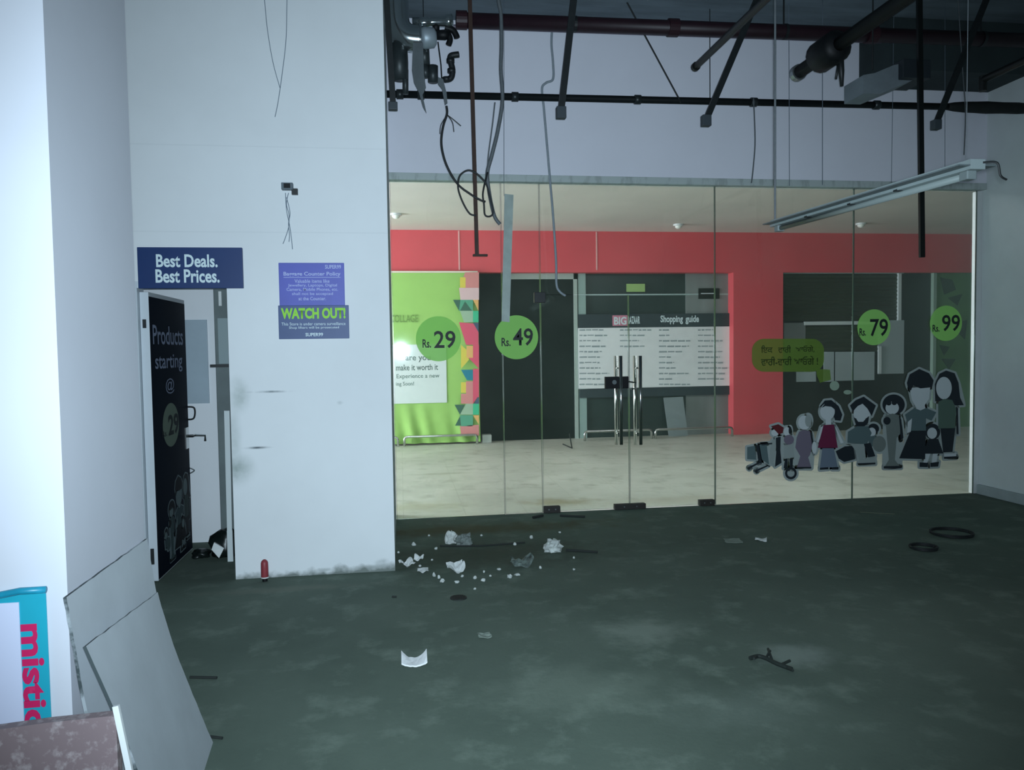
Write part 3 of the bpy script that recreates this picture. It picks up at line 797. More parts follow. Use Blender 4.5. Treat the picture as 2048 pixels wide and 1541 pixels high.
# hair-thin wires hanging in front of the wall
bm = bmesh.new()
def up_to_ceiling(pts):
    a, b = pts[0], pts[1]
    if a.z < ZC - 0.01:
        q = a + (a - b) * ((ZC - a.z) / max(a.z - b.z, 1e-3)); q.z = ZC
        if abs(q.x - a.x) > 1.2: q = Vector((a.x, a.y, ZC))
        return [q] + pts
    return pts
for k, (pts, lab) in enumerate(((((529, 0), (535, 60), (546, 125), (560, 176)), 'shorter hair-thin wire slanting down the white pillar wall to meet its neighbour'),
                                (((574, 0), (572, 80), (564, 150), (556, 205), (550, 234)), 'longer hair-thin wire curving down the white pillar wall above the junction box'))):
    bm = bmesh.new(); tube(bm, smooth_path(up_to_ceiling([oY(x, y, YP - 0.05 - 0.01*k) for x, y in pts]), 6), 0.0024, 6)
    tag(link('hanging_wire', bm, _mats['thin_wire']), lab, 'wire')
# red canister at the foot of the wall
p = oZ(530, 1163)
t = thing('red_canister', (p.x, p.y, 0), 'small red cylinder standing on the floor against the pillar wall', 'canister')
bm = bmesh.new(); r0 = 0.026
prof = [(0.018, 0), (0.018, 0.02)]
tube(bm, [(p.x, p.y, 0.0), (p.x, p.y, 0.022)], 0.018, 18)
link('base', bm, black_metal, t)
bm = bmesh.new()
tube(bm, [(p.x, p.y, z) for z in (0.022, 0.03, 0.10, 0.130, 0.143, 0.152, 0.155)], [0.024, 0.026, 0.026, 0.025, 0.020, 0.011, 0.003], 20)
link('body', bm, M('faded_red', (150, 58, 66), 0.5, var=0.2, scale=20), t, smooth=True)
bm = bmesh.new(); tube(bm, [(p.x, p.y, 0.024), (p.x, p.y, 0.032)], 0.0268, 20)
link('band', bm, paper, t)

# ================================================================ NEAR COLUMN: SHEETS, POSTER, SLAB
board_m = M('gypsum_grey', (190, 197, 202), 0.8, var=0.12, scale=3, spec=0.15, bump=0.05)
edge_m = M('torn_edge', (60, 70, 72), 0.9, rgb2=(158, 166, 170), scale=9, contrast=(0.48, 0.62))
def bowed_sheet(name, near, far, thick, label):
    """near, far: the two side edges of the sheet from top to foot, as 3-D points"""
    t = thing(name, (near[-1] + far[-1])/2, label, 'board', 'grey boards leaning on the white column')
    t.location.z = 0
    A = smooth_path(near, 6); C_ = smooth_path(far, 6)
    n = len(A); NY = 14
    bm = bmesh.new(); front, back = [], []
    for i in range(n):
        fr, bk = [], []
        tg = (A[min(i+1, n-1)] - A[max(i-1, 0)]).normalized(); nr = tg.cross(C_[i] - A[i]).normalized()
        if nr.x < 0: nr = -nr
        for k in range(NY+1):
            p = A[i].lerp(C_[i], k/NY)
            if k in (0, NY): p = p + Vector((0, 0.006*mnoise.noise(Vector((i*0.9, k*0.7, thick*900))), 0))
            if i == 0: p = p + Vector((0, 0, 0.004*mnoise.noise(Vector((k*0.9, 3.3, thick*900)))))
            p.z = max(p.z, 0.0)
            fr.append(bm.verts.new(p)); q = p - nr*thick; bk.append(bm.verts.new((q.x, q.y, max(q.z, 0.0))))
        front.append(fr); back.append(bk)
    for i in range(n-1):
        for k in range(NY):
            bm.faces.new((front[i][k], front[i][k+1], front[i+1][k+1], front[i+1][k]))
            bm.faces.new((back[i][k], back[i+1][k], back[i+1][k+1], back[i][k+1]))
    em = []
    for i in range(n-1):
        em += [(front[i][0], front[i+1][0], back[i+1][0], back[i][0]), (front[i][NY], back[i][NY], back[i+1][NY], front[i+1][NY])]
    for k in range(NY):
        em += [(front[0][k], back[0][k], back[0][k+1], front[0][k+1]), (front[n-1][k], front[n-1][k+1], back[n-1][k+1], back[n-1][k])]
    for f in em: bm.faces.new(f).material_index = 1
    link('sheet', bm, [board_m, edge_m], t)
    return t
yn, yf = oX(133, 1195, XC + 0.013).y, oX(295, 1078, XC + 0.013).y
def ft(v, x): return Vector((x, v.y, 0.0))
N_ = [oY(133, 1195, yn), oY(152, 1300, yn), oY(176, 1430, yn)]; N_.append(ft(N_[-1], N_[-1].x + 0.085))
F_ = [oY(295, 1078, yf), oY(310, 1172, yf), oY(333, 1290, yf)]; F_.append(ft(F_[-1], F_[-1].x + 0.085))
bowed_sheet('leaning_board', N_, F_, 0.010, 'grey board leaning against the white column, behind the more bent sheet')
N_ = [oY(172, 1293, 2.40), oY(234, 1433, 2.42), oY(276, 1541, 2.43)]; N_.append(Vector((N_[-1].x + 0.085, 2.45, 0.0)))
F_ = [oY(315, 1186, 3.20), oY(347, 1290, 3.215), oY(386, 1390, 3.23)]; q = oZ(426, 1486); F_.append(q)
bowed_sheet('leaning_board', N_, F_, 0.009, 'bent grey board with a torn dark edge, in front of the other leaning board')

# poster on the column face
Yq = 2.56
aqua = M('aqua_print', (36, 166, 188), 0.4, var=0.12, scale=4)
t = thing('wall_poster', oY(60, 1450, Yq), 'turquoise poster with crimson lettering running down, on the white column', 'poster')
a, b, c, d = rectY(-160, 1188, 98, 1500, Yq - 0.004)
link('sheet', B(a, b, Yq - 0.004, Yq, c, d), aqua, t)
bm = bmesh.new()
tube(bm, [oY(-160, 1208, Yq - 0.012), oY(0, 1191, Yq - 0.012), oY(40, 1183, Yq - 0.012), oY(92, 1180, Yq - 0.012)], 0.011, 10)
link('rolled_edge', bm, M('aqua_edge', (30, 150, 180), 0.4, var=0.3, scale=14), t, smooth=True)
a, b, c, d = rectY(-160, 1211, 44, 1500, Yq - 0.007)
link('white_panel', B(a, b, Yq - 0.007, Yq - 0.004, c, d), M('pale_lilac', (206, 212, 234), 0.5), t)
a = oY(40, 1250, Yq - 0.009); b = oY(80, 1250, Yq - 0.009); zb_ = oY(60, 1449, Yq - 0.009).z
text('lettering', 'mistic', (0, Yq - 0.009, 0), (0, 0, -1), (1, 0, 0), -a.z, -zb_ + 0.015, a.x, b.x + 0.008, M('crimson_print', (198, 30, 92), 0.5), t, 0.035)
# mottled slab in the corner, close to the camera
granite = M('mottled_granite', (128, 112, 114), 0.55, rgb2=(186, 176, 176), scale=34, contrast=(0.5, 0.82), spec=0.3)
Ys = 2.28
tl, tr = oY(-40, 1466, Ys), oY(228, 1432, Ys)
bm = bmesh.new()
o1 = oY(-40, 1466, Ys); 
pts = [oY(-60, 1468, Ys), oY(90, 1447, Ys), oY(222, 1433, Ys), oY(231, 1437, Ys), oY(233, 1460, Ys)]
foot = Vector((pts[-1].x, Ys, 0.0)); foot2 = Vector((pts[0].x, Ys, 0.0))
flat(bm, pts + [foot, foot2], 0.035)
tag(link('granite_slab', bm, granite), 'brown mottled stone slab standing upright in front of the turquoise poster', 'slab')
# white lath between the slab and the boards
bm = bmesh.new()
p0 = oX(236, 1440, -0.80); p1 = oX(262, 1541, -0.76)
q0 = Vector((XC + 0.215, 2.35, 0.50)); 
ta, tb = oY(238, 1442, 2.26), oY(259, 1541, 2.25)
dirv = (tb - ta); k = ta.z / (ta.z - tb.z)
bar(bm, ta + (ta - tb)*0.3, ta + dirv*k, 0.016, 0.012)
tag(link('white_lath', bm, white_metal), 'thin white lath slanting between the mottled slab and the bent board', 'lath')

# ================================================================ UNDER THE CEILING
# sprinkler main
YM = 6.55
c0 = oY(912, 40, YM); zc = c0.z
c1 = oZ(2048, 81, zc); c1 = c0 + (c1 - c0) * ((XR - c0.x) / (c1.x - c0.x))
t = thing('sprinkler_main', c0, 'thick maroon pipe running along below the ceiling', 'pipe')
rM = 14.5 * YM / F
bm = bmesh.new(); tube(bm, [c0, c1], rM, 20); link('pipe', bm, maroon, t, smooth=True)
bm = bmesh.new()
for q in (0.0, 0.33, 0.66):
    c = c0.lerp(c1, q); tube(bm, [c, c + (c1-c0).normalized()*0.09], rM*1.22, 20)
link_each('coupling', bm, M('maroon_dark', (46, 20, 28), 0.5), t)
bm = bmesh.new()
for q in (0.18, 0.52, 0.86):
    c = c0.lerp(c1, q); tube(bm, [c + Vector((0, 0, rM)), Vector((c.x, c.y, ZC))], 0.008, 8)
    tube(bm, [c, c + (c1-c0).normalized()*0.025], rM*1.08, 20)
link_each('pipe_hanger', bm, dark_metal, t)
# thin tube standing in for the plum rim below it
e0 = oY(900, 53, 6.9); e1 = oY(2048, 93, 6.9)
e1 = e0 + (e1-e0)*((XR - e0.x)/(e1.x - e0.x))
tag(link('conduit', T([e0, e1], 0.018, 10), M('rim_plum', (110, 100, 118), 0.5, var=0.2, scale=10)), 'thin plum grey rim just below the thick maroon pipe', 'pipe')
# lower service pipe
YL = 6.78
s0 = oY(770, 188, YL); s1 = oY(2048, 217, YL)
s1 = s0 + (s1-s0)*((XR - s0.x)/(s1.x - s0.x))
s0.x = max(s0.x, PX + 0.002)
rL = 7.0 * YL / F
t = thing('service_pipe', s0, 'slim black pipe with couplings running below the maroon pipe', 'pipe')
link('pipe', T([s0, s1], rL, 14), M('pipe_black', (16, 22, 24), 0.65, var=0.3, scale=18, spec=0.2), t, smooth=True)
bm = bmesh.new()
for px in (800, 842, 1030, 1275, 1507, 1753):
    q = (oY(px, 200, YL).x - s0.x)/(s1.x - s0.x); c = s0.lerp(s1, q); dv = (s1-s0).normalized()
    tube(bm, [c - dv*0.03, c - dv*0.028, c + dv*0.028, c + dv*0.03], [rL*1.05, rL*1.35, rL*1.35, rL*1.05], 14)
link_each('coupling', bm, M('coupling_grey', (52, 58, 60), 0.4, 0.4, var=0.3), t, smooth=True)
bm = bmesh.new()
q = (oY(1895, 200, YL).x - s0.x)/(s1.x - s0.x); c = s0.lerp(s1, q); L_ = (s1 - c)
tube(bm, [c + L_*k for k in (0, 0.08, 0.2, 0.35, 0.5, 0.7, 0.9, 1.0)], [rL*1.02, rL*1.35, rL*1.6, rL*1.7, rL*1.85, rL*1.7, rL*1.75, rL*1.6], 14)
link('tape_wrap', bm, M('wrap_black', (18, 24, 24), 0.8, var=0.4, scale=16, bump=0.4), t, smooth=True)
bm = bmesh.new()
for px in (850, 1420):
    q = (oY(px, 200, YL).x - s0.x)/(s1.x - s0.x); c = s0.lerp(s1, q)
    tube(bm, [c, Vector((c.x, c.y, ZC))], 0.004, 6)
link_each('hanger_rod', bm, dark_metal, t)

# metal valve cluster at the end of the main
t = thing('valve_cluster', c0 + Vector((-0.2, 0, 0)), 'shiny steel pipe elbow and valves at the end of the maroon pipe', 'valve')
YV = 6.45
def V(x, y, Y=YV): return oY(x, y, Y)
k = YV / F
bm = bmesh.new()
tube(bm, smooth_path([V(790, -30), V(791, 30), V(797, 58), V(815, 75), V(845, 79)], 8), 26*k, 24)
for x in (838, 848): tube(bm, [V(x, 79), V(x+4, 79)], 29*k, 24)
link('elbow', bm, M('polished_steel', (190, 198, 200), 0.16, 0.95, var=0.12, scale=5), t, smooth=True)
bm = bmesh.new(); tube(bm, [V(825, 45), V(855, 45), V(860, 45), V(864, 44), V(890, 44), V(893, 43), V(905, 42)], [9*k, 10*k, 8*k, 9*k, 10*k, 13*k, 13*k], 20)
link('steel_pipe', bm, _mats['polished_steel'], t, smooth=True)
bm = bmesh.new(); tube(bm, [V(843, 76, 6.3), V(850, 76, 6.3), V(868, 76, 6.3), V(873, 76, 6.3)], [18*k, 20*k, 18*k, 11*k], 20)
link('end_cap', bm, M('dull_zinc', (168, 180, 188), 0.5, 0.4, var=0.1), t, smooth=True)
bm = bmesh.new()
tube(bm, [V(872, 70), V(890, 70), V(898, 70)], [9*k, 10*k, 7*k], 14)
tube(bm, smooth_path([V(890, 55), V(905, 60), V(912, 70), V(914, 76)]), [6*k]*25, 10)
tube(bm, smooth_path([V(893, 62), V(900, 78), V(897, 90)]), 6*k, 10)
tube(bm, [V(872, 46), V(872, 62)], 7*k, 12)
link('valve_body', bm, black_metal, t, smooth=True)
bm = bmesh.new()
tube(bm, smooth_path([V(888, 160), V(902, 156), V(905, 140), V(901, 122), V(902, 112), V(918, 109)], 6), [6*k]*31, 10)
for x, y in ((901, 122), (903, 142), (893, 159)): tube(bm, [V(x, y-4), V(x, y+4)], 8*k, 12)
link('drain_elbow', bm, dark_metal, t, smooth=True)
bm = bmesh.new()
tube(bm, [V(797, 90), V(799, 125), V(801, 160)], [17*k, 17*k, 15*k], 16)
tube(bm, [V(848, 90), V(850, 130)], 10*k, 12)
tube(bm, [V(811, 140), V(811, 188)], 6*k, 10)
tube(bm, [V(866, 132), V(866, 165)], 10*k, 12)
tube(bm, [V(850, 132), V(852, 155)], 8*k, 12)
link_each('valve_stem', bm, M('stem_dark', (58, 66, 68), 0.45, 0.3, var=0.4, scale=10), t, smooth=True)
bm = bmesh.new()
flat(bm, [V(826, 85, 6.2), V(846, 85, 6.2), V(848, 150, 6.2), V(852, 175, 6.2), V(845, 190, 6.2), V(853, 226, 6.2), V(846, 214, 6.2), V(838, 185, 6.2), V(828, 165, 6.2), V(824, 140, 6.2)], 0.012)
flat(bm, [V(876, 154, 6.2), V(886, 158, 6.2), V(893, 185, 6.2), V(895, 206, 6.2), V(890, 210, 6.2), V(884, 178, 6.2), V(876, 168, 6.2)], 0.012)
link_each('loose_flap', bm, M('flap_grey', (92, 100, 104), 0.6, var=0.25, scale=9), t)
bm = bmesh.new(); tube(bm, [V(876, 84), V(882, 130), V(884, 165)], 0.006, 6)
link('control_wire', bm, cable_black, t)
# upright hanger beside the pillar
YV = 6.1
t = thing('channel_hanger', V(784, 220, 6.1), 'dark hanger with an end block close beside the pillar edge', 'hanger', 'dark hangers below the ceiling')
bm = bmesh.new(); a = up_to_ceiling([V(777, 60, 6.1), V(786, 205, 6.1)]); bar(bm, a[0], V(786, 205, 6.1), 0.045, 0.03); link('bar', bm, dark_metal, t)
bm = bmesh.new(); p = V(786, 213, 6.1); box(bm, p.x-0.035, p.x+0.035, p.y-0.03, p.y+0.03, p.z-0.03, p.z+0.03, bevel=0.006); link('end_block', bm, M('block_grey', (60, 68, 74), 0.6), t)

# hanging bars
def hanger(px0, px1, Y, w, label, block=None, mat=dark_metal, foot=None, name='channel_hanger', group='dark hangers below the ceiling', cat='hanger'):
    pts = up_to_ceiling([oY(*px0, Y), oY(*px1, Y)])
    t = thing(name, pts[-1], label, cat, group)
    bm = bmesh.new(); bar(bm, pts[0], pts[-1], w, w*0.6); link('bar', bm, mat, t)
    if block:
        p = oY(*block, Y); bm = bmesh.new(); box(bm, p.x-w*0.75, p.x+w*0.75, p.y-0.03, p.y+0.03, p.z-w*0.9, p.z+w*0.9, bevel=0.004); link('end_block', bm, M('block_grey', (60, 68, 74), 0.6), t)
    if foot:
        bm = bmesh.new(); bar(bm, oY(*foot[0], Y), oY(*foot[1], Y), 0.015, 0.04); link('foot', bm, mat, t)
    return t
green_dark = M('green_black', (12, 18, 18), 0.5, var=0.3, scale=20)
rust = M('rust_brown', (58, 36, 26), 0.7, var=0.4, scale=14)
hanger((941, 50), (954, 512), 6.0, 0.030, 'long rusty rod hanging low with a small foot plate, near the cable loop', mat=rust, foot=((946, 511), (975, 511)))
hanger((1141, 55), (1122, 222), 6.0, 0.050, 'straight dark hanger with a square end block, crossing both pipes above the doors', block=(1122, 226))
hanger((1484, 70), (1412, 240), 6.0, 0.048, 'slanting dark hanger with an end block beside the short horizontal rod', block=(1412, 242))
hanger((1840, 130), (1844, 515), 5.88, 0.042, 'long black upright bar hanging in front of the Rs. 79 sticker', mat=green_dark)
hanger((1936, 90), (1871, 250), 5.70, 0.042, 'slanting dark hanger under the dark beam', block=(1872, 250))
# rods that run towards the camera
def rodY(far, near, X, r, name, label, cat, mat):
    a, b = oX(*far, X), oX(*near, X)
    a.z = b.z = (a.z + b.z)/2
    bb = a + (b - a)*1.0; bb.y = min(bb.y, 2.2)
    t = thing(name, a, label, cat)
    bm = bmesh.new(); tube(bm, [a, bb], r, 12); link('tube', bm, mat, t, smooth=True)
    return t, a, bb
t, a, bb = rodY((1393, 136), (1525, 0), 2.3, 0.026, 'threaded_rod', 'short dark rod running level towards the camera above the doors', 'rod', green_dark)
bm = bmesh.new()
for q in (0.3, 0.6, 0.9):
    p = a.lerp(bb, q); tube(bm, [p, Vector((p.x, p.y, ZC))], 0.006, 6)
link_each('hanger_rod', bm, dark_metal, t)
bm = bmesh.new(); tube(bm, [a, a + Vector((0, 0.03, 0))], 0.034, 12); link('end_cap', bm, green_dark, t)
t, a, bb = rodY((1597, 140), (1815, 0), 3.15, 0.050, 'branch_pipe', 'thick black branch pipe with a bulky joint, pointing towards the doors', 'pipe', M('pipe_black', (30, 38, 40)))
bm = bmesh.new()
p = oX(1655, 103, 3.15); p.z = a.z
tube(bm, [p + Vector((0, 0.14, 0)), p + Vector((0, 0.10, 0)), p + Vector((0, -0.12, 0)), p + Vector((0, -0.16, 0))], [0.07, 0.115, 0.115, 0.07], 16)
link('joint', bm, black_metal, t, smooth=True)
bm = bmesh.new(); tube(bm, [p + Vector((0.09, 0, -0.02)), p + Vector((0.11, 0, -0.13)), p + Vector((0.115, 0, -0.24))], [0.035, 0.022, 0.012], 10)
tube(bm, [p + Vector((0.07, -0.03, -0.08)), p + Vector((0.05, -0.03, -0.2))], 0.009, 8)
link('sprinkler_head', bm, dark_metal, t, smooth=True)
bm = bmesh.new(); tube(bm, [a + Vector((0, -0.02, 0)), a + Vector((0, 0.03, 0))], 0.062, 14); link('end_cap', bm, galv, t)
bm = bmesh.new()
for q in (0.55, 0.9):
    pp = a.lerp(bb, q); tube(bm, [pp, Vector((pp.x, pp.y, ZC))], 0.008, 6)
link_each('hanger_rod', bm, dark_metal, t)
t, a, bb = rodY((1966, 156), (2060, 120), 4.7, 0.028, 'threaded_rod', 'dark rod end sticking out under the dark beam near the wall corner', 'rod', green_dark)
bm = bmesh.new(); tube(bm, [a + Vector((0, 0, 0.03)), a + Vector((0, 0, -0.09))], 0.03, 10); link('end_block', bm, green_dark, t)
bm = bmesh.new(); tube(bm, [bb, Vector((bb.x, bb.y, ZC))], 0.008, 6); link_each('hanger_rod', bm, dark_metal, t)
# duct stub with a dark box
Yd_ = 6.0
t = thing('duct_stub', oY(1780, 170, Yd_), 'open grey sheet metal duct stub below the dark beam', 'duct')
bm = bmesh.new()
A = [oY(1727, 150, Yd_), oY(1727, 187, Yd_), oY(1760, 188, Yd_), oY(1832, 158, Yd_), oY(1832, 122, Yd_), oY(1788, 130, Yd_), oY(1750, 146, Yd_)]
flat(bm, A, 0.28)
link('body', bm, M('duct_grey', (132, 142, 148), 0.55, 0.2, var=0.25, scale=5), t)
a, b, c, d = rectY(1806, 118, 1862, 156, Yd_ - 0.06)
link('motor_box', B(a, b, Yd_ - 0.06, Yd_ + 0.25, c, d, bevel=0.006), M('box_dark', (34, 42, 48), 0.6), t)
bm = bmesh.new()
for x in (1745, 1835): 
    p = oY(x, 140, Yd_ + 0.14); tube(bm, [p, Vector((p.x, p.y, ZC))], 0.006, 6)
link_each('hanger_rod', bm, dark_metal, t)

# cables
def cable(pts, Y, r, mat, label, name='hanging_cable', ceil=True, smooth=8, group=None, extra=()):
    P_ = [oY(q[0], q[1], q[2] if len(q) > 2 else Y) for q in pts]
    if ceil: P_ = up_to_ceiling(P_)
    bm = bmesh.new(); tube(bm, smooth_path(P_, smooth), r, 8)
    for e in extra:
        tube(bm, smooth_path([oY(q[0], q[1], q[2] if len(q) > 2 else Y) for q in e[0]], 6), e[1], 6)
    return tag(link(name, bm, mat, smooth=True), label, 'cable', group)
cable([(997, 0), (1002, 30), (1003, 90), (1002, 140), (1005, 200), (996, 260), (984, 310), (975, 345), (977, 375), (983, 410), (990, 435), (1000, 449)], 5.8, 0.014, cable_grey,
      'thick grey cable hanging straight then curling to a cut end beside the rusty rod', extra=[([(990, 205), (985, 250), (977, 310), (974, 350)], 0.005)])
cable([(893, 212), (894, 228), (886, 255), (883, 290), (893, 330), (915, 368), (940, 388), (960, 400), (971, 404)], 5.8, 0.0085, cable_black,
      'black cable hanging from the valve cluster and ending beside the looped cable', ceil=False, extra=[([(894, 230), (882, 250), (880, 268)], 0.003), ([(895, 230), (905, 245), (908, 264)], 0.003), ([(895, 230), (908, 240), (922, 252)], 0.003)])
cable([(975, 345, 5.772), (966, 385), (968, 410), (970, 430), (980, 433), (986, 424), (980, 395), (973, 370), (962, 355), (948, 344), (935, 341), (921, 350), (916, 367), (918, 385), (928, 410), (940, 428), (952, 431)], 5.74, 0.007, cable_black,
      'thin black cable looped into a ring around the rusty rod', ceil=False)
cable([(1104, 58), (1103, 90), (1106, 125), (1106, 158), (1092, 166), (1084, 178), (1088, 220), (1094, 290), (1100, 360), (1106, 430), (1112, 520), (1113, 568), (1119, 583), (1131, 592)], 7.08, 0.011, cable_pale,
      'pale plastic conduit with a kink, hanging down to the glass door top')
def wire(pts, Y, label, r=0.0035, mat=None, ceil=True):
    return cable(pts, Y, r, mat or _mats['thin_wire2'], label, name='hanging_wire', ceil=ceil, smooth=4)
M('thin_wire2', (104, 116, 128), 0.6)
wire([(1246, -10), (1300, 90), (1362, 205)], 6.74, 'taut dark wire slanting from the ceiling to the slim black pipe', 0.0075, cable_black)
wire([(1507, 196), (1509, 240), (1510, 290), (1506, 340), (1503, 366)], 6.74, 'dark cord hanging from the slim black pipe above the red pillar', 0.006, cable_grey, ceil=False)
wire([(1008, 205), (1008, 300), (1008, 392)], 6.6, 'hair-thin wire hanging straight to the plastic strip', 0.002)
wire([(1578, 80), (1579, 372)], 6.6, 'faint wire hanging straight, next to the light batten cord', 0.0025)
wire([(1645, 125), (1645, 370)], 6.5, 'faint wire hanging below the bulky pipe joint', 0.003)
wire([(1785, 225), (1783, 366)], 6.5, 'faint wire hanging below the duct stub', 0.002)
wire([(1890, 260), (1890, 368)], 6.5, 'faint wire hanging below the end block under the dark beam', 0.002)
wire([(1926, 150), (1931, 225), (1928, 310)], 5.9, 'thin dark wire hanging at the near end of the light batten', 0.004, cable_grey)

# fluorescent batten, running towards the camera
XT = 2.1
fa, na = oX(1550, 446, XT), oX(1956, 325, XT)
zt_ = (fa.z + na.z)/2 
t = thing('light_batten', (XT, (fa.y+na.y)/2, zt_), 'unlit white fluorescent batten hanging level above the glass doors', 'lamp')
bm = bmesh.new()
zz0, zz1 = fa.z, na.z
def bat(y, q): return zz0 + (zz1-zz0)*((y-fa.y)/(na.y-fa.y)) + q
def slab(x0, x1, q0, q1):
    vs = []
    for y in (na.y, fa.y):
        for (x, q) in ((x0, q0), (x1, q0), (x1, q1), (x0, q1)): vs.append(bm.verts.new((x, y, bat(y, q))))
    for f in ((0,1,2,3),(7,6,5,4),(0,4,5,1),(1,5,6,2),(2,6,7,3),(3,7,4,0)): bm.faces.new([vs[i] for i in f])
slab(XT - 0.03, XT + 0.03, -0.024, 0.012)
link('housing', bm, M('batten_white', (140, 152, 152), 0.45, var=0.15, scale=5), t)
bm = bmesh.new(); slab(XT - 0.075, XT - 0.03, -0.012, -0.007); slab(XT + 0.03, XT + 0.075, -0.012, -0.007)
link_each('reflector_wing', bm, M('reflector_grey', (96, 106, 108), 0.5, var=0.2, scale=6), t)
bm = bmesh.new(); y0_, y1_ = na.y + 0.05, fa.y - 0.05
tube(bm, [(XT, y0_, bat(y0_, -0.038)), (XT, y1_, bat(y1_, -0.038))], 0.013, 14)
link('fluorescent_tube', bm, M('tube_glass', (122, 132, 130), 0.4), t, smooth=True)
for y in (y0_, y1_):
    bm = bmesh.new(); box(bm, XT-0.02, XT+0.02, y-0.022, y+0.022, bat(y, -0.055), bat(y, -0.022), bevel=0.004); link('lamp_holder', bm, M('holder_grey', (112, 122, 122), 0.5), t)
bm = bmesh.new()
for q in (0.25, 0.5, 0.72):
    y = fa.y + (na.y - fa.y)*q; box(bm, XT-0.032, XT+0.032, y-0.012, y+0.012, bat(y, -0.027), bat(y, -0.02))
link_each('clip', bm, dark_metal, t)
bm = bmesh.new()
p0 = oY(1543, 70, fa.y); tube(bm, [Vector((XT-0.01, fa.y-0.02, bat(fa.y, 0.01))), Vector((XT-0.012, fa.y-0.02, ZC))], 0.006, 8)
tube(bm, [Vector((XT, na.y+0.06, bat(na.y, 0.01))), Vector((XT, na.y+0.06, ZC))], 0.0015, 6)
link_each('suspension_cord', bm, cable_grey, t)
bm = bmesh.new(); tube(bm, smooth_path([Vector((XT+0.02, na.y, bat(na.y, 0.0))), Vector((XT+0.06, na.y-0.02, bat(na.y, -0.005))), Vector((XT+0.075, na.y-0.02, bat(na.y, -0.05))), Vector((XT+0.1, na.y-0.02, bat(na.y, -0.065)))]), 0.004, 6)
link('lead_wire', bm, cable_black, t)

# ================================================================ ACROSS THE CORRIDOR
YW = YB + 0.22          # recessed shop fronts
# green banner
green = M('banner_green', (160, 208, 108), 0.5, var=0.08, scale=2)
Yn = YB - 0.05
a, b, c, d = rectY(700, 546, 958, 884, Yn)
t = thing('banner', ((a+b)/2, Yn, 0), 'lime green banner with colourful triangles down its edge, across the corridor', 'banner')
bm = bmesh.new(); NX, NZ = 60, 20; grid = []
for j in range(NZ+1):
    z = 0.03 + (d - 0.03)*j/NZ; row = []
    for i in range(NX+1):
        x = a + (b-a)*i/NX; amp = max(0, 1 - z/0.75)*0.045
        y = Yn + amp*math.sin(x*22 + z*5)*(0.6+0.4*math.sin(x*7))
        row.append(bm.verts.new((x, y, z)))
    grid.append(row)
for j in range(NZ):
    for i in range(NX): bm.faces.new((grid[j][i], grid[j][i+1], grid[j+1][i+1], grid[j+1][i]))
link('cloth', bm, green, t, smooth=True)
panelY('text_panel', 700, 690, 893, 808, Yn - 0.012, 0.006, M('banner_panel', (214, 226, 222), 0.4), t)
lg = M('grey_print', (122, 144, 138), 0.6); lg2 = M('dark_grey_print', (92, 112, 106), 0.6)
for s, bx, mt in (('COLLAGE', (780, 630, 836, 645), M('green_print', (112, 150, 70), 0.6)), ('are you', (811, 713, 861, 725), lg2), ('make it worth it', (792, 729, 876, 741), lg2), ('Experience a new', (793, 748, 879, 759), lg), ('ing Soon!', (792, 764, 828, 774), lg)):
    textY('lettering', s, *bx, Yn - 0.014, mt, t, 0.01)
tri = {'y': M('tri_yellow', (222, 206, 84), 0.5), 'r': M('tri_red', (222, 84, 112), 0.5), 'p': M('tri_pink', (214, 140, 136), 0.5), 't': M('tri_teal', (88, 164, 132), 0.5), 'b': M('tri_blue', (24, 128, 150), 0.5), 'd': M('tri_dark', (60, 104, 84), 0.5), 'm': M('tri_mint', (60, 190, 140), 0.5), 'o': M('tri_orange', (232, 180, 110), 0.5), 'g': M('tri_grey', (160, 190, 160), 0.5), 's': M('tri_slate', (70, 84, 110), 0.5), 'w': M('tri_pale', (222, 190, 190), 0.5)}
S = [('p', [(930,545),(958,545),(958,576),(920,576)]), ('y', [(920,555),(931,555),(931,576),(920,576)]), ('w', [(918,576),(958,576),(958,600),(921,600)]), ('d', [(906,600),(921,600),(918,622)]), ('t', [(921,600),(946,600),(946,622),(918,622)]), ('d', [(930,603),(944,622),(920,622)]), ('o', [(946,600),(957,600),(957,622)]), ('g', [(920,622),(946,622),(946,645),(928,645)]), ('m', [(946,622),(957,622),(957,645),(946,645)]),
     ('r', [(918,645),(957,648),(957,690),(932,690)]), ('s', [(946,646),(957,646),(957,665)]), ('o', [(933,692),(946,692),(946,716),(933,716)]), ('r', [(946,690),(958,690),(958,738),(937,716),(946,716)]), ('y', [(922,690),(933,700),(938,720),(922,738)]), ('b', [(922,740),(946,740),(946,761),(934,761)]), ('r', [(946,738),(958,738),(958,795),(946,795)]), ('y', [(922,765),(932,765),(932,786),(922,786)]), ('p', [(932,763),(946,763),(946,808),(922,808),(922,788),(932,788)]), ('r', [(946,795),(955,795),(946,808)]), ('s', [(955,795),(958,795),(958,808),(948,808)]),
     ('d', [(909,810),(930,810),(920,830)]), ('g', [(932,808),(946,808),(946,830),(920,830)]), ('m', [(946,808),(958,808),(958,830),(946,830)]), ('t', [(920,831),(946,831),(946,853),(922,853)]), ('d', [(920,833),(934,852),(910,852)]), ('o', [(946,831),(958,831),(958,850)]), ('p', [(920,853),(958,850),(958,872),(922,872)])]
bm = bmesh.new(); keys = list(tri)
for i, (kk, pts) in enumerate(S): flat(bm, [oY(x, y, Yn - 0.051 - 0.0004*(i % 3)) for x, y in pts], 0.002, mi=keys.index(kk))
link('triangle_pattern', bm, [tri[q] for q in keys], t)
bm = bmesh.new(); box(bm, a, b, Yn - 0.012, Yn + 0.01, d, d + 0.03); link('top_rail', bm, M('rail_cream', (226, 214, 196), 0.5), t)

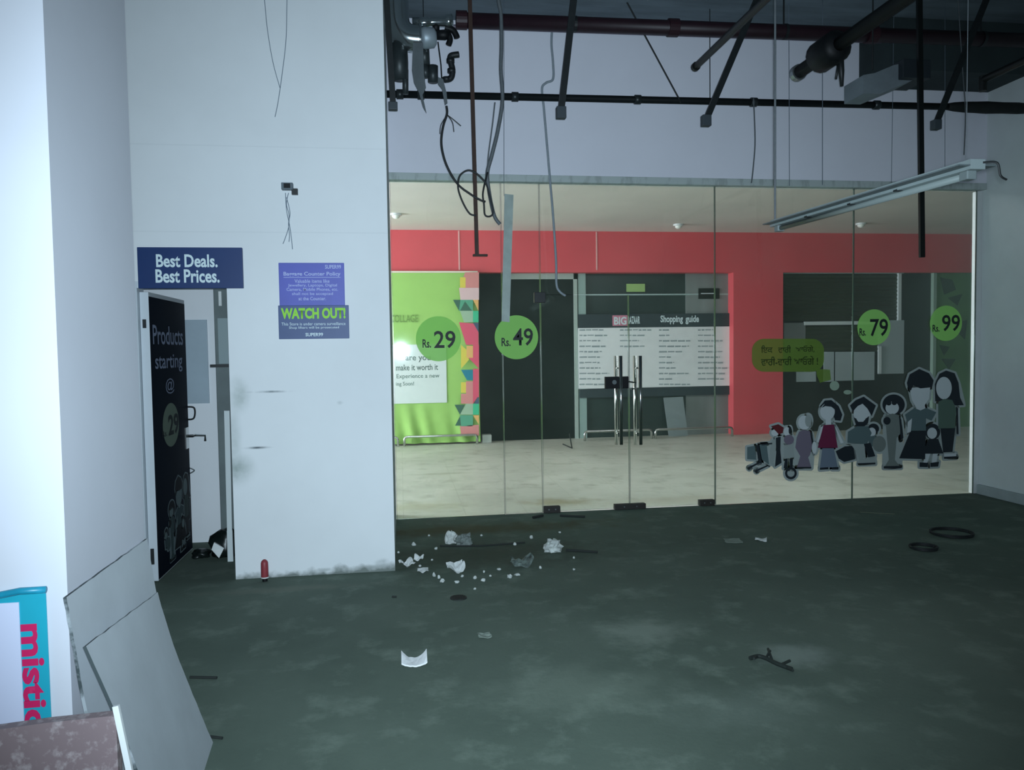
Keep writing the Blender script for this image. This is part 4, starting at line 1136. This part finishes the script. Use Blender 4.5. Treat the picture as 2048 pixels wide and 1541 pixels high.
# dark shop front next to it
t = thing('dark_shopfront', oY(1055, 880, YW), 'black shop window between the lime banner and the shopping guide', 'shopfront')
dk = M('dark_glass', (10, 22, 20), 0.4, spec=0.2)
a, b, c, d = rectY(950, 547, 1150, 880, YW)
link('pane', B(a, b, YW, YW + 0.03, 0.0, zb0), dk, t)
bm = bmesh.new(); x1_ = oY(1155, 700, YW).x; x0_ = oY(1016, 700, YW).x; xm = oY(1148, 700, YW).x
box(bm, x0_, x1_, YW - 0.03, YW, oY(1090, 559, YW).z, zb0); box(bm, xm, x1_, YW - 0.03, YW, 0, zb0)
link('frame', bm, M('frame_pale', (170, 186, 178), 0.5), t)

# shop window with the shopping guide
t = thing('glass_shopfront', oY(1310, 875, YW), 'shop window with dim grey blinds behind the shopping guide board', 'shopfront')
a, b, c, d = rectY(1157, 546, 1475, 875, YW)
link('pane', B(oY(1157, 700, YW).x, x0r, YW + 0.02, YW + 0.05, 0, zb0), M('dim_glass', (44, 60, 58), 0.3, var=0.25, scale=0.8), t)
bm = bmesh.new(); box(bm, oY(1372, 700, YW).x, x0r, YW + 0.005, YW + 0.02, 0, zb0); link('blind', bm, M('blind_grey', (140, 150, 148), 0.5, var=0.5, scale=1.5, stretch=(1.5, 1, 0.2), contrast=(0.3, 0.7)), t)
bm = bmesh.new()
xa, xb = oY(1157, 700, YW).x, oY(1172, 700, YW).x
box(bm, xa, xb, YW - 0.02, YW + 0.02, 0, zb0)
box(bm, xa, x0r, YW - 0.005, YW + 0.02, oY(1300, 591, YW).z, oY(1300, 588, YW).z)
link('frame', bm, M('frame_teal', (150, 176, 170), 0.5), t)
p = panelY('door_label', 1253, 568, 1290, 584, YW - 0.012, 0.01, M('label_lime', (160, 196, 120), 0.5), t)
p = panelY('door_label', 1397, 577, 1439, 598, YW - 0.012, 0.01, M('label_black', (18, 28, 24), 0.4), t)
a, b, c, d = rectY(1402, 586.5, 1428, 588, YW - 0.014); link('lettering', B(a, b, YW - 0.014, YW - 0.012, c, d), print_white, t)
# guide board
Yh = YW - 0.05
t = thing('guide_board', oY(1310, 795, Yh), 'wide directory board headed Shopping guide across the corridor', 'sign')
hd = M('header_slate', (44, 58, 64), 0.5, var=0.1)
panelY('header', 1157, 628, 1463, 655, Yh, 0.03, hd, t)
panelY('list_panel', 1157, 655, 1463, 775, Yh, 0.03, M('list_white', (236, 241, 241), 0.5, var=0.06), t)
panelY('footer', 1160, 776, 1463, 793, Yh, 0.03, hd, t)
Yi = Yh - 0.004
panelY('logo_panel', 1225, 631, 1255, 652, Yi, 0.003, M('logo_pink', (206, 130, 150), 0.5), t)
textY('lettering', 'BIG', 1228, 634, 1253, 650, Yi - 0.002, print_white, t, 0.03)
textY('lettering', 'BAZAAR', 1256, 633, 1280, 648, Yi - 0.002, print_white, t, 0.03)
textY('lettering', 'Shopping', 1321, 631, 1366, 649, Yi - 0.002, print_white, t, 0.03)
textY('lettering', 'guide', 1371, 631, 1398, 649, Yi - 0.002, print_white, t, 0.03)
random.seed(11)
M('list_print', (158, 172, 174), 0.6)
for x, wds, n in ((1159, (38, 60), 11), (1240, (26, 66), 4), (1318, (20, 64), 11), (1396, (28, 62), 10)):
    bm = bmesh.new()
    for i in range(n):
        y = 659 + i*10.9
        xx = x; end = x + random.uniform(*wds)
        while xx < end:
            wl = random.uniform(5, 16); 
            aa = oY(xx, y, Yi); bb = oY(min(xx + wl, end), y + random.uniform(1.8, 3.0), Yi)
            box(bm, aa.x, bb.x, Yi - 0.001, Yi + 0.003, bb.z, aa.z); xx += wl + 2.0
    link('lettering', bm, _mats['list_print'], t)
# silver panel leaning below the guide board
Yj = YW - 0.08
bm = bmesh.new()
flat(bm, [oY(1327, 796, Yj), oY(1366, 794, Yj), oY(1376, 872, Yj - 0.1), oY(1338, 875, Yj - 0.1)], 0.015)
tag(link('metal_sheet', bm, M('silver_panel', (150, 164, 166), 0.4, 0.3, var=0.1)), 'silver panel leaning below the shopping guide board', 'panel')
# low chrome rails
def rail(xa, ya, xb, yb, h, label):
    p = oZ(xa, ya); q = oZ(xb, yb); q.y = p.y = min(p.y, q.y, YB - 0.15)
    u = (q-p).normalized()
    P_ = [p, p + Vector((0,0,h-0.04)), p + u*0.015 + Vector((0,0,h-0.012)), p + u*0.05 + Vector((0,0,h)), q - u*0.05 + Vector((0,0,h)), q - u*0.015 + Vector((0,0,h-0.012)), q + Vector((0,0,h-0.04)), q]
    tag(link('guard_rail', T(P_, 0.022, 10), steel, smooth=True), label, 'rail', 'low chrome rails along the far shops')
rail(700, 893, 796, 893, 0.16, 'low chrome rail cut off by the white pillar')
rail(809, 893, 953, 887, 0.16, 'low chrome rail in front of the lime banner')
rail(1165, 880, 1303, 878, 0.16, 'low chrome rail behind the steel door handles')
rail(1311, 878, 1464, 873, 0.16, 'low chrome rail in front of the leaning silver panel')
p = oZ(972, 885)
tag(link('white_box', B(p.x-0.07, p.x+0.09, p.y-0.08, p.y+0.08, 0, 0.135, bevel=0.006), M('carton_white', (196, 204, 198), 0.6)), 'small white box on the corridor floor beside the lime banner', 'box')

# shop right of the red pillar
Yr = YB + 0.12
t = thing('shuttered_shop', oY(1690, 868, Yr), 'closed shop with dark shutters and white panels beyond the cartoon family', 'shopfront')
zr = zb0
dkr = M('shop_black', (20, 20, 20), 0.5)
xx0, xx1 = x1r, oY(1812, 700, Yr).x
link('backing', B(xx0, xx1, Yr + 0.03, Yr + 0.06, 0, zr), dkr, t)
sh = M('shutter_olive', (58, 66, 50), 0.6, var=0.25, scale=3)
def shutter(px, name):
    a, b, c, d = rectY(*px, Yr); bm = bmesh.new(); n = max(4, int((d-c)/0.07))
    for i in range(n):
        z0 = c + (d-c)*i/n; z1 = c + (d-c)*(i+1)/n
        vs = [bm.verts.new(v) for v in ((a, Yr+0.03, z0), (b, Yr+0.03, z0), (b, Yr, z0+(z1-z0)*0.5), (a, Yr, z0+(z1-z0)*0.5), (b, Yr+0.03, z1), (a, Yr+0.03, z1))]
        bm.faces.new((vs[0], vs[1], vs[2], vs[3])); bm.faces.new((vs[3], vs[2], vs[4], vs[5]))
    return link(name, bm, sh, t)
shutter((1568, 548, 1797, 641), 'shutter'); shutter((1610, 652, 1756, 704), 'shutter')
wp = M('shop_panel', (170, 184, 186), 0.5, var=0.12, scale=1.2); wf = M('shop_frame', (214, 224, 224), 0.4)
panelY('panel', 1568, 646, 1611, 700, Yr, 0.02, M('panel_dull', (120, 126, 126), 0.6), t)
panelY('panel', 1756, 641, 1808, 748, Yr, 0.02, wp, t)
panelY('panel', 1648, 704, 1668, 764, Yr - 0.01, 0.02, wp, t)
panelY('panel', 1671, 704, 1704, 762, Yr - 0.01, 0.02, wp, t); panelY('panel', 1706, 704, 1749, 761, Yr - 0.01, 0.02, wp, t)
panelY('notice_slip', 1593, 744, 1632, 764, Yr - 0.01, 0.02, wp, t)
bm = bmesh.new()
for px in ((1568, 540, 1808, 547), (1797, 545, 1803, 641), (1610, 643, 1756, 650)):
    a, b, c, d = rectY(*px, Yr - 0.03); box(bm, a, b, Yr - 0.03, Yr + 0.02, c, d)
link('frame', bm, wf, t)
panelY('bright_post', 1757, 693, 1763, 748, Yr - 0.03, 0.02, wf, t)
t = thing('green_shopfront', oY(1900, 866, Yr), 'dark green shop front with a pale upright, at the far end of the corridor view', 'shopfront')
link('side_wall', B(xx1, oY(1866, 700, Yr).x, Yr + 0.05, Yr + 0.1, 0, zr), M('green_black_wall', (24, 34, 32), 0.6), t)
link('pale_post', B(oY(1864, 700, Yr).x, oY(1870, 700, Yr).x, Yr - 0.03, Yr + 0.05, 0, zr), M('post_green', (150, 176, 160), 0.5), t)
link('green_panel', B(oY(1870, 700, Yr).x, oY(1990, 700, Yr).x, Yr, Yr + 0.05, 0, zr), M('panel_green', (96, 140, 86), 0.5, var=0.35, scale=1.2), t)
bm = bmesh.new()
for i, pts in enumerate(([(1880,555),(1905,560),(1912,580),(1888,590)], [(1895,596),(1925,588),(1915,612)], [(1878,690),(1900,694),(1888,712)], [(1882,718),(1912,718),(1898,740)], [(1900,650),(1935,640),(1930,680)])):
    flat(bm, [oY(x, y, Yr - 0.002) for x, y in pts], 0.001)
link('leaf_pattern', bm, M('leaf_dark', (44, 70, 52), 0.6), t)
# recessed lights
lm = M('lamp_face', (236, 238, 230), 0.4)
for px, py, lab in ((792, 429, 'recessed ceiling light over the lime banner'), (1357, 450, 'recessed ceiling light above the glass door leaves'), (1722, 448, 'recessed ceiling light near the black upright bar')):
    p = oZ(px, py, ZK - 0.01)
    t = thing('ceiling_light', (p.x, p.y, ZK), lab, 'lamp', 'recessed lights in the corridor ceiling')
    bm = bmesh.new(); n = 24
    tube(bm, [(p.x, p.y, ZK), (p.x, p.y, ZK - 0.03)], 0.085, 24); link('ring', bm, white_metal, t)
    bm = bmesh.new(); bmesh.ops.create_uvsphere(bm, u_segments=16, v_segments=8, radius=0.06)
    for v in bm.verts: v.co = Vector((p.x + v.co.x, p.y + v.co.y, ZK - 0.03 + v.co.z*0.8))
    link('bulb', bm, lm, t, smooth=True)

# ================================================================ ON THE FLOOR
def chip(px, py, w, h, seed, label, group='plaster crumbs on the floor', mat=plaster, name='plaster_piece', cat='debris'):
    p = oZ(px, py); s = p.y / F
    sub = 2 if w < 12 else 3
    return lump(name, (p.x, p.y + w*s*0.3, 0.0), w*s*0.5, w*s*0.45, h*s*0.75, mat, seed, label, cat, group, sub=sub, rough=0.55, smooth=False)
def scrap(px, py, w, h, seed, label, name='paper_scrap', mat=paper, group='paper scraps on the floor', cat='paper'):
    """a curled, creased sheet; w, h in photo pixels"""
    p = oZ(px, py + h/2); s = p.y / F
    bm = bmesh.new(); N = 8; rnd = random.Random(seed); an = rnd.uniform(-0.5, 0.5)
    g = []
    for j in range(N+1):
        row = []
        for i in range(N+1):
            u, v = i/N - 0.5, j/N - 0.5
            n = mnoise.noise(Vector((u*3 + seed, v*3, seed*0.7)))
            x = u*w*s*(1 + 0.25*mnoise.noise(Vector((v*2, seed, 1))))
            y = v*w*s*0.9
            z = h*s*(0.35 + 0.9*abs(u)**1.5 + 0.5*n + 0.25*v)
            row.append(Vector((p.x + x*math.cos(an) - y*math.sin(an), p.y + 0.5*w*s*0.6 + x*math.sin(an) + y*math.cos(an), z)))
        g.append(row)
    zm = min(v.z for r in g for v in r)
    gv = [[bm.verts.new(v - Vector((0, 0, zm))) for v in r] for r in g]
    gb = [[bm.verts.new(v - Vector((0, 0, zm - 0.003))) for v in r] for r in g]
    for j in range(N):
        for i in range(N):
            bm.faces.new((gv[j][i], gv[j][i+1], gv[j+1][i+1], gv[j+1][i])); bm.faces.new((gb[j][i], gb[j+1][i], gb[j+1][i+1], gb[j][i+1]))
    for i in range(N):
        bm.faces.new((gv[0][i], gb[0][i], gb[0][i+1], gv[0][i+1])); bm.faces.new((gv[N][i], gv[N][i+1], gb[N][i+1], gb[N][i]))
        bm.faces.new((gv[i][0], gv[i+1][0], gb[i+1][0], gb[i][0])); bm.faces.new((gv[i][N], gb[i][N], gb[i+1][N], gv[i+1][N]))
    return tag(link(name, bm, mat), label, cat, group)
chip(902, 1088, 24, 20, 3, 'whiter of two broken plaster lumps lying side by side near the glass')
chip(928, 1092, 32, 20, 4, 'greyer of two broken plaster lumps lying side by side near the glass', mat=M('dusty_plaster', (128, 138, 134), 0.9, var=0.3, scale=15, bump=0.4))
chip(1107, 1106, 38, 22, 6, 'largest plaster lump lying alone beside a dark stick')
scrap(814, 1128, 26, 18, 2, 'torn white paper at the foot of the pillar edge')
scrap(838, 1116, 18, 14, 8, 'upright white paper scrap just behind the torn paper by the pillar')
scrap(846, 1143, 22, 6, 12, 'flat white paper scrap lying in front of the pillar edge')
scrap(912, 1137, 34, 22, 5, 'crumpled pale paper in the middle of the plaster crumbs')
scrap(1045, 1122, 44, 26, 9, 'heap of torn packaging below the big plaster lump', name='torn_packaging', mat=M('grey_film', (120, 134, 128), 0.5, rgb2=(40, 48, 46), scale=22), cat='packaging', group=None)
# curved white scrap in the open floor
p = oZ(829, 1334); s = p.y / F
bm = bmesh.new(); N = 14
rows = []
for j in range(5):
    r = []
    for i in range(N+1):
        a_ = -1 + 2*i/N
        x = a_*26*s; z = (0.008 + 0.028*abs(a_)**2.2)*(0.35 + j*0.22) + 0.006*mnoise.noise(Vector((a_*3, j, 2)))
        y = (j - 2)*0.022 + 0.02*a_*a_
        r.append(Vector((p.x + x, p.y + 0.03 + y, max(z, 0.001))))
    rows.append(r)
gv = [[bm.verts.new(v) for v in r] for r in rows]; gb = [[bm.verts.new(v + Vector((0, 0.004, 0.006))) for v in r] for r in rows]
for j in range(4):
    for i in range(N):
        bm.faces.new((gv[j][i], gv[j][i+1], gv[j+1][i+1], gv[j+1][i])); bm.faces.new((gb[j][i], gb[j+1][i], gb[j+1][i+1], gb[j][i+1]))
for i in range(N):
    bm.faces.new((gv[0][i], gb[0][i], gb[0][i+1], gv[0][i+1])); bm.faces.new((gv[4][i], gv[4][i+1], gb[4][i+1], gb[4][i]))
for j in range(4):
    bm.faces.new((gv[j][0], gv[j+1][0], gb[j+1][0], gb[j][0])); bm.faces.new((gv[j][N], gb[j][N], gb[j+1][N], gv[j+1][N]))
tag(link('plaster_piece', bm, M('bright_scrap', (236, 238, 238), 0.7, var=0.12, scale=30)), 'bright white curved scrap alone on the open floor', 'debris')
# crumbs
crumbs = [(858,1073,4,3),(828,1092,8,5),(872,1100,7,4),(963,1073,5,3),(1030,1091,6,5),(1063,1078,7,6),(885,1166,9,6),(914,1167,9,4),(967,1164,10,5),(950,1159,7,5),(1020,1157,10,7),(998,1141,8,3),(1081,1138,6,4),(925,1155,6,4),(1035,1152,12,3),(868,1154,6,7),(878,1158,5,6),(797,1107,5,3),(864,1122,4,3),(981,1154,4,3),(968,1146,4,4),(1148,1118,4,4),(1148,1141,5,3),(950,1180,5,3),(840,1134,5,3),(1120,1067,5,3)]
spot = ['behind', 'beside', 'before']
for i, (x, y, w, h) in enumerate(crumbs):
    chip(x, y, w, h, 20 + i, 'tiny pale plaster crumb scattered on the floor near the pillar edge')
scrap(1525, 1080, 24, 6, 31, 'small white scrap lying in the open floor below the cartoon cart', group=None)
scrap(970, 1274, 26, 6, 33, 'thin pale shred on the open floor behind the bright curved scrap', mat=M('shred_grey', (128, 140, 130), 0.8), group=None)
scrap(1470, 1084, 34, 4, 36, 'faint grey shred beside the small white scrap', mat=_mats['shred_grey'], group=None)
# sticks
def stick(pts, r, label, mat=None, name='stick', cat='stick'):
    P_ = [oZ(x, y) + Vector((0, 0, r)) for x, y in pts]
    tag(link(name, T(P_, r, 8), mat or M('stick_dark', (34, 40, 38), 0.8)), label, cat)
stick([(1132, 1103), (1195, 1107)], 0.009, 'dark stick beside the largest plaster lump')
stick([(880, 1094), (960, 1094), (1050, 1087)], 0.006, 'long thin dark stick behind the plaster crumbs')
stick([(1120, 1034), (1170, 1036)], 0.010, 'dark strip on the floor at the foot of the glass door')
stick([(1066, 1038), (1076, 1036), (1086, 1034)], 0.012, 'dark lump of rag beside the rusty floor fitting', name='rag')
stick([(380, 1358), (434, 1359)], 0.007, 'short dark strip on the floor beside the leaning boards')
stick([(420, 1477), (445, 1480)], 0.006, 'dark crumb of wood at the foot of the bent board')
stick([(1720, 1026), (1790, 1030)], 0.005, 'pale thin strip on the floor below the cartoon family', mat=M('strip_olive', (92, 100, 84), 0.8))
q = oZ(1144, 898)
tag(link('bent_wire', T([oY(1139, 868, q.y), q + Vector((0, 0, 0.01)), oZ(1126, 890) + Vector((0, 0, 0.01))], 0.01), M('stick_dark', (34, 40, 38), 0.8)), 'bent dark wire standing on the corridor floor behind the glass door', 'wire')
# twiggy debris
p = oZ(1545, 1330)
bm = bmesh.new(); random.seed(5)
L2 = [(1500, 1322), (1516, 1318), (1532, 1322), (1548, 1330), (1562, 1336), (1584, 1344)]
tube(bm, smooth_path([oZ(x, y) + Vector((0, 0, 0.012)) for x, y in L2], 4), 0.011, 7)
for x, y, x2, y2 in ((1532, 1322, 1540, 1310), (1545, 1328, 1536, 1306), (1560, 1336, 1580, 1330), (1570, 1338, 1586, 1350), (1515, 1318, 1508, 1326)):
    tube(bm, [oZ(x, y) + Vector((0, 0, 0.012)), oZ(x2, y2) + Vector((0, 0, 0.02))], 0.007, 6)
tag(link('twig', bm, M('twig_dark', (30, 40, 36), 0.8, var=0.3, scale=20)), 'dark twiggy piece of debris on the open floor', 'debris')
# cable rings
def ring(cx, cy, rx, label):
    c = oZ(cx, cy); rr = rx * c.y / F
    bm = bmesh.new()
    for q in range(2):
        tube(bm, [Vector((c.x + rr*(1+0.04*q)*math.cos(2*PI*k/36), c.y + rr*(1-0.03*q)*math.sin(2*PI*k/36), 0.008 + 0.011*q)) for k in range(37)], 0.008, 7)
    tag(link('cable_ring', bm, cable_black, smooth=True), label, 'cable', 'coiled black cable rings on the floor')
ring(1847, 1098, 27, 'smaller coiled cable ring, the one nearer the middle of the floor')
ring(1903, 1069, 42, 'wider coiled cable ring, the one closer to the glass')
# floor drain cover
c = oZ(917, 1197)
t = thing('drain_cover', (c.x, c.y, 0), 'small round dark drain cover set in the floor', 'drain cover')
bm = bmesh.new(); rr = 17 * c.y / F; tube(bm, [(c.x, c.y, 0.0), (c.x, c.y, 0.006)], rr, 28); link('plate', bm, M('drain_iron', (40, 46, 44), 0.7, var=0.4, scale=25), t)
bm = bmesh.new()
for i in range(-2, 3):
    hw = math.sqrt(max(0, 0.7 - (i*0.3)**2))*rr
    box(bm, c.x-hw, c.x+hw, c.y+i*0.3*rr-0.004, c.y+i*0.3*rr+0.004, 0.006, 0.009)
link('grating', bm, black_metal, t)
stick([(784, 1196), (793, 1196)], 0.006, 'small dark crumb on the floor before the pillar edge', name='dark_crumb', cat='debris')
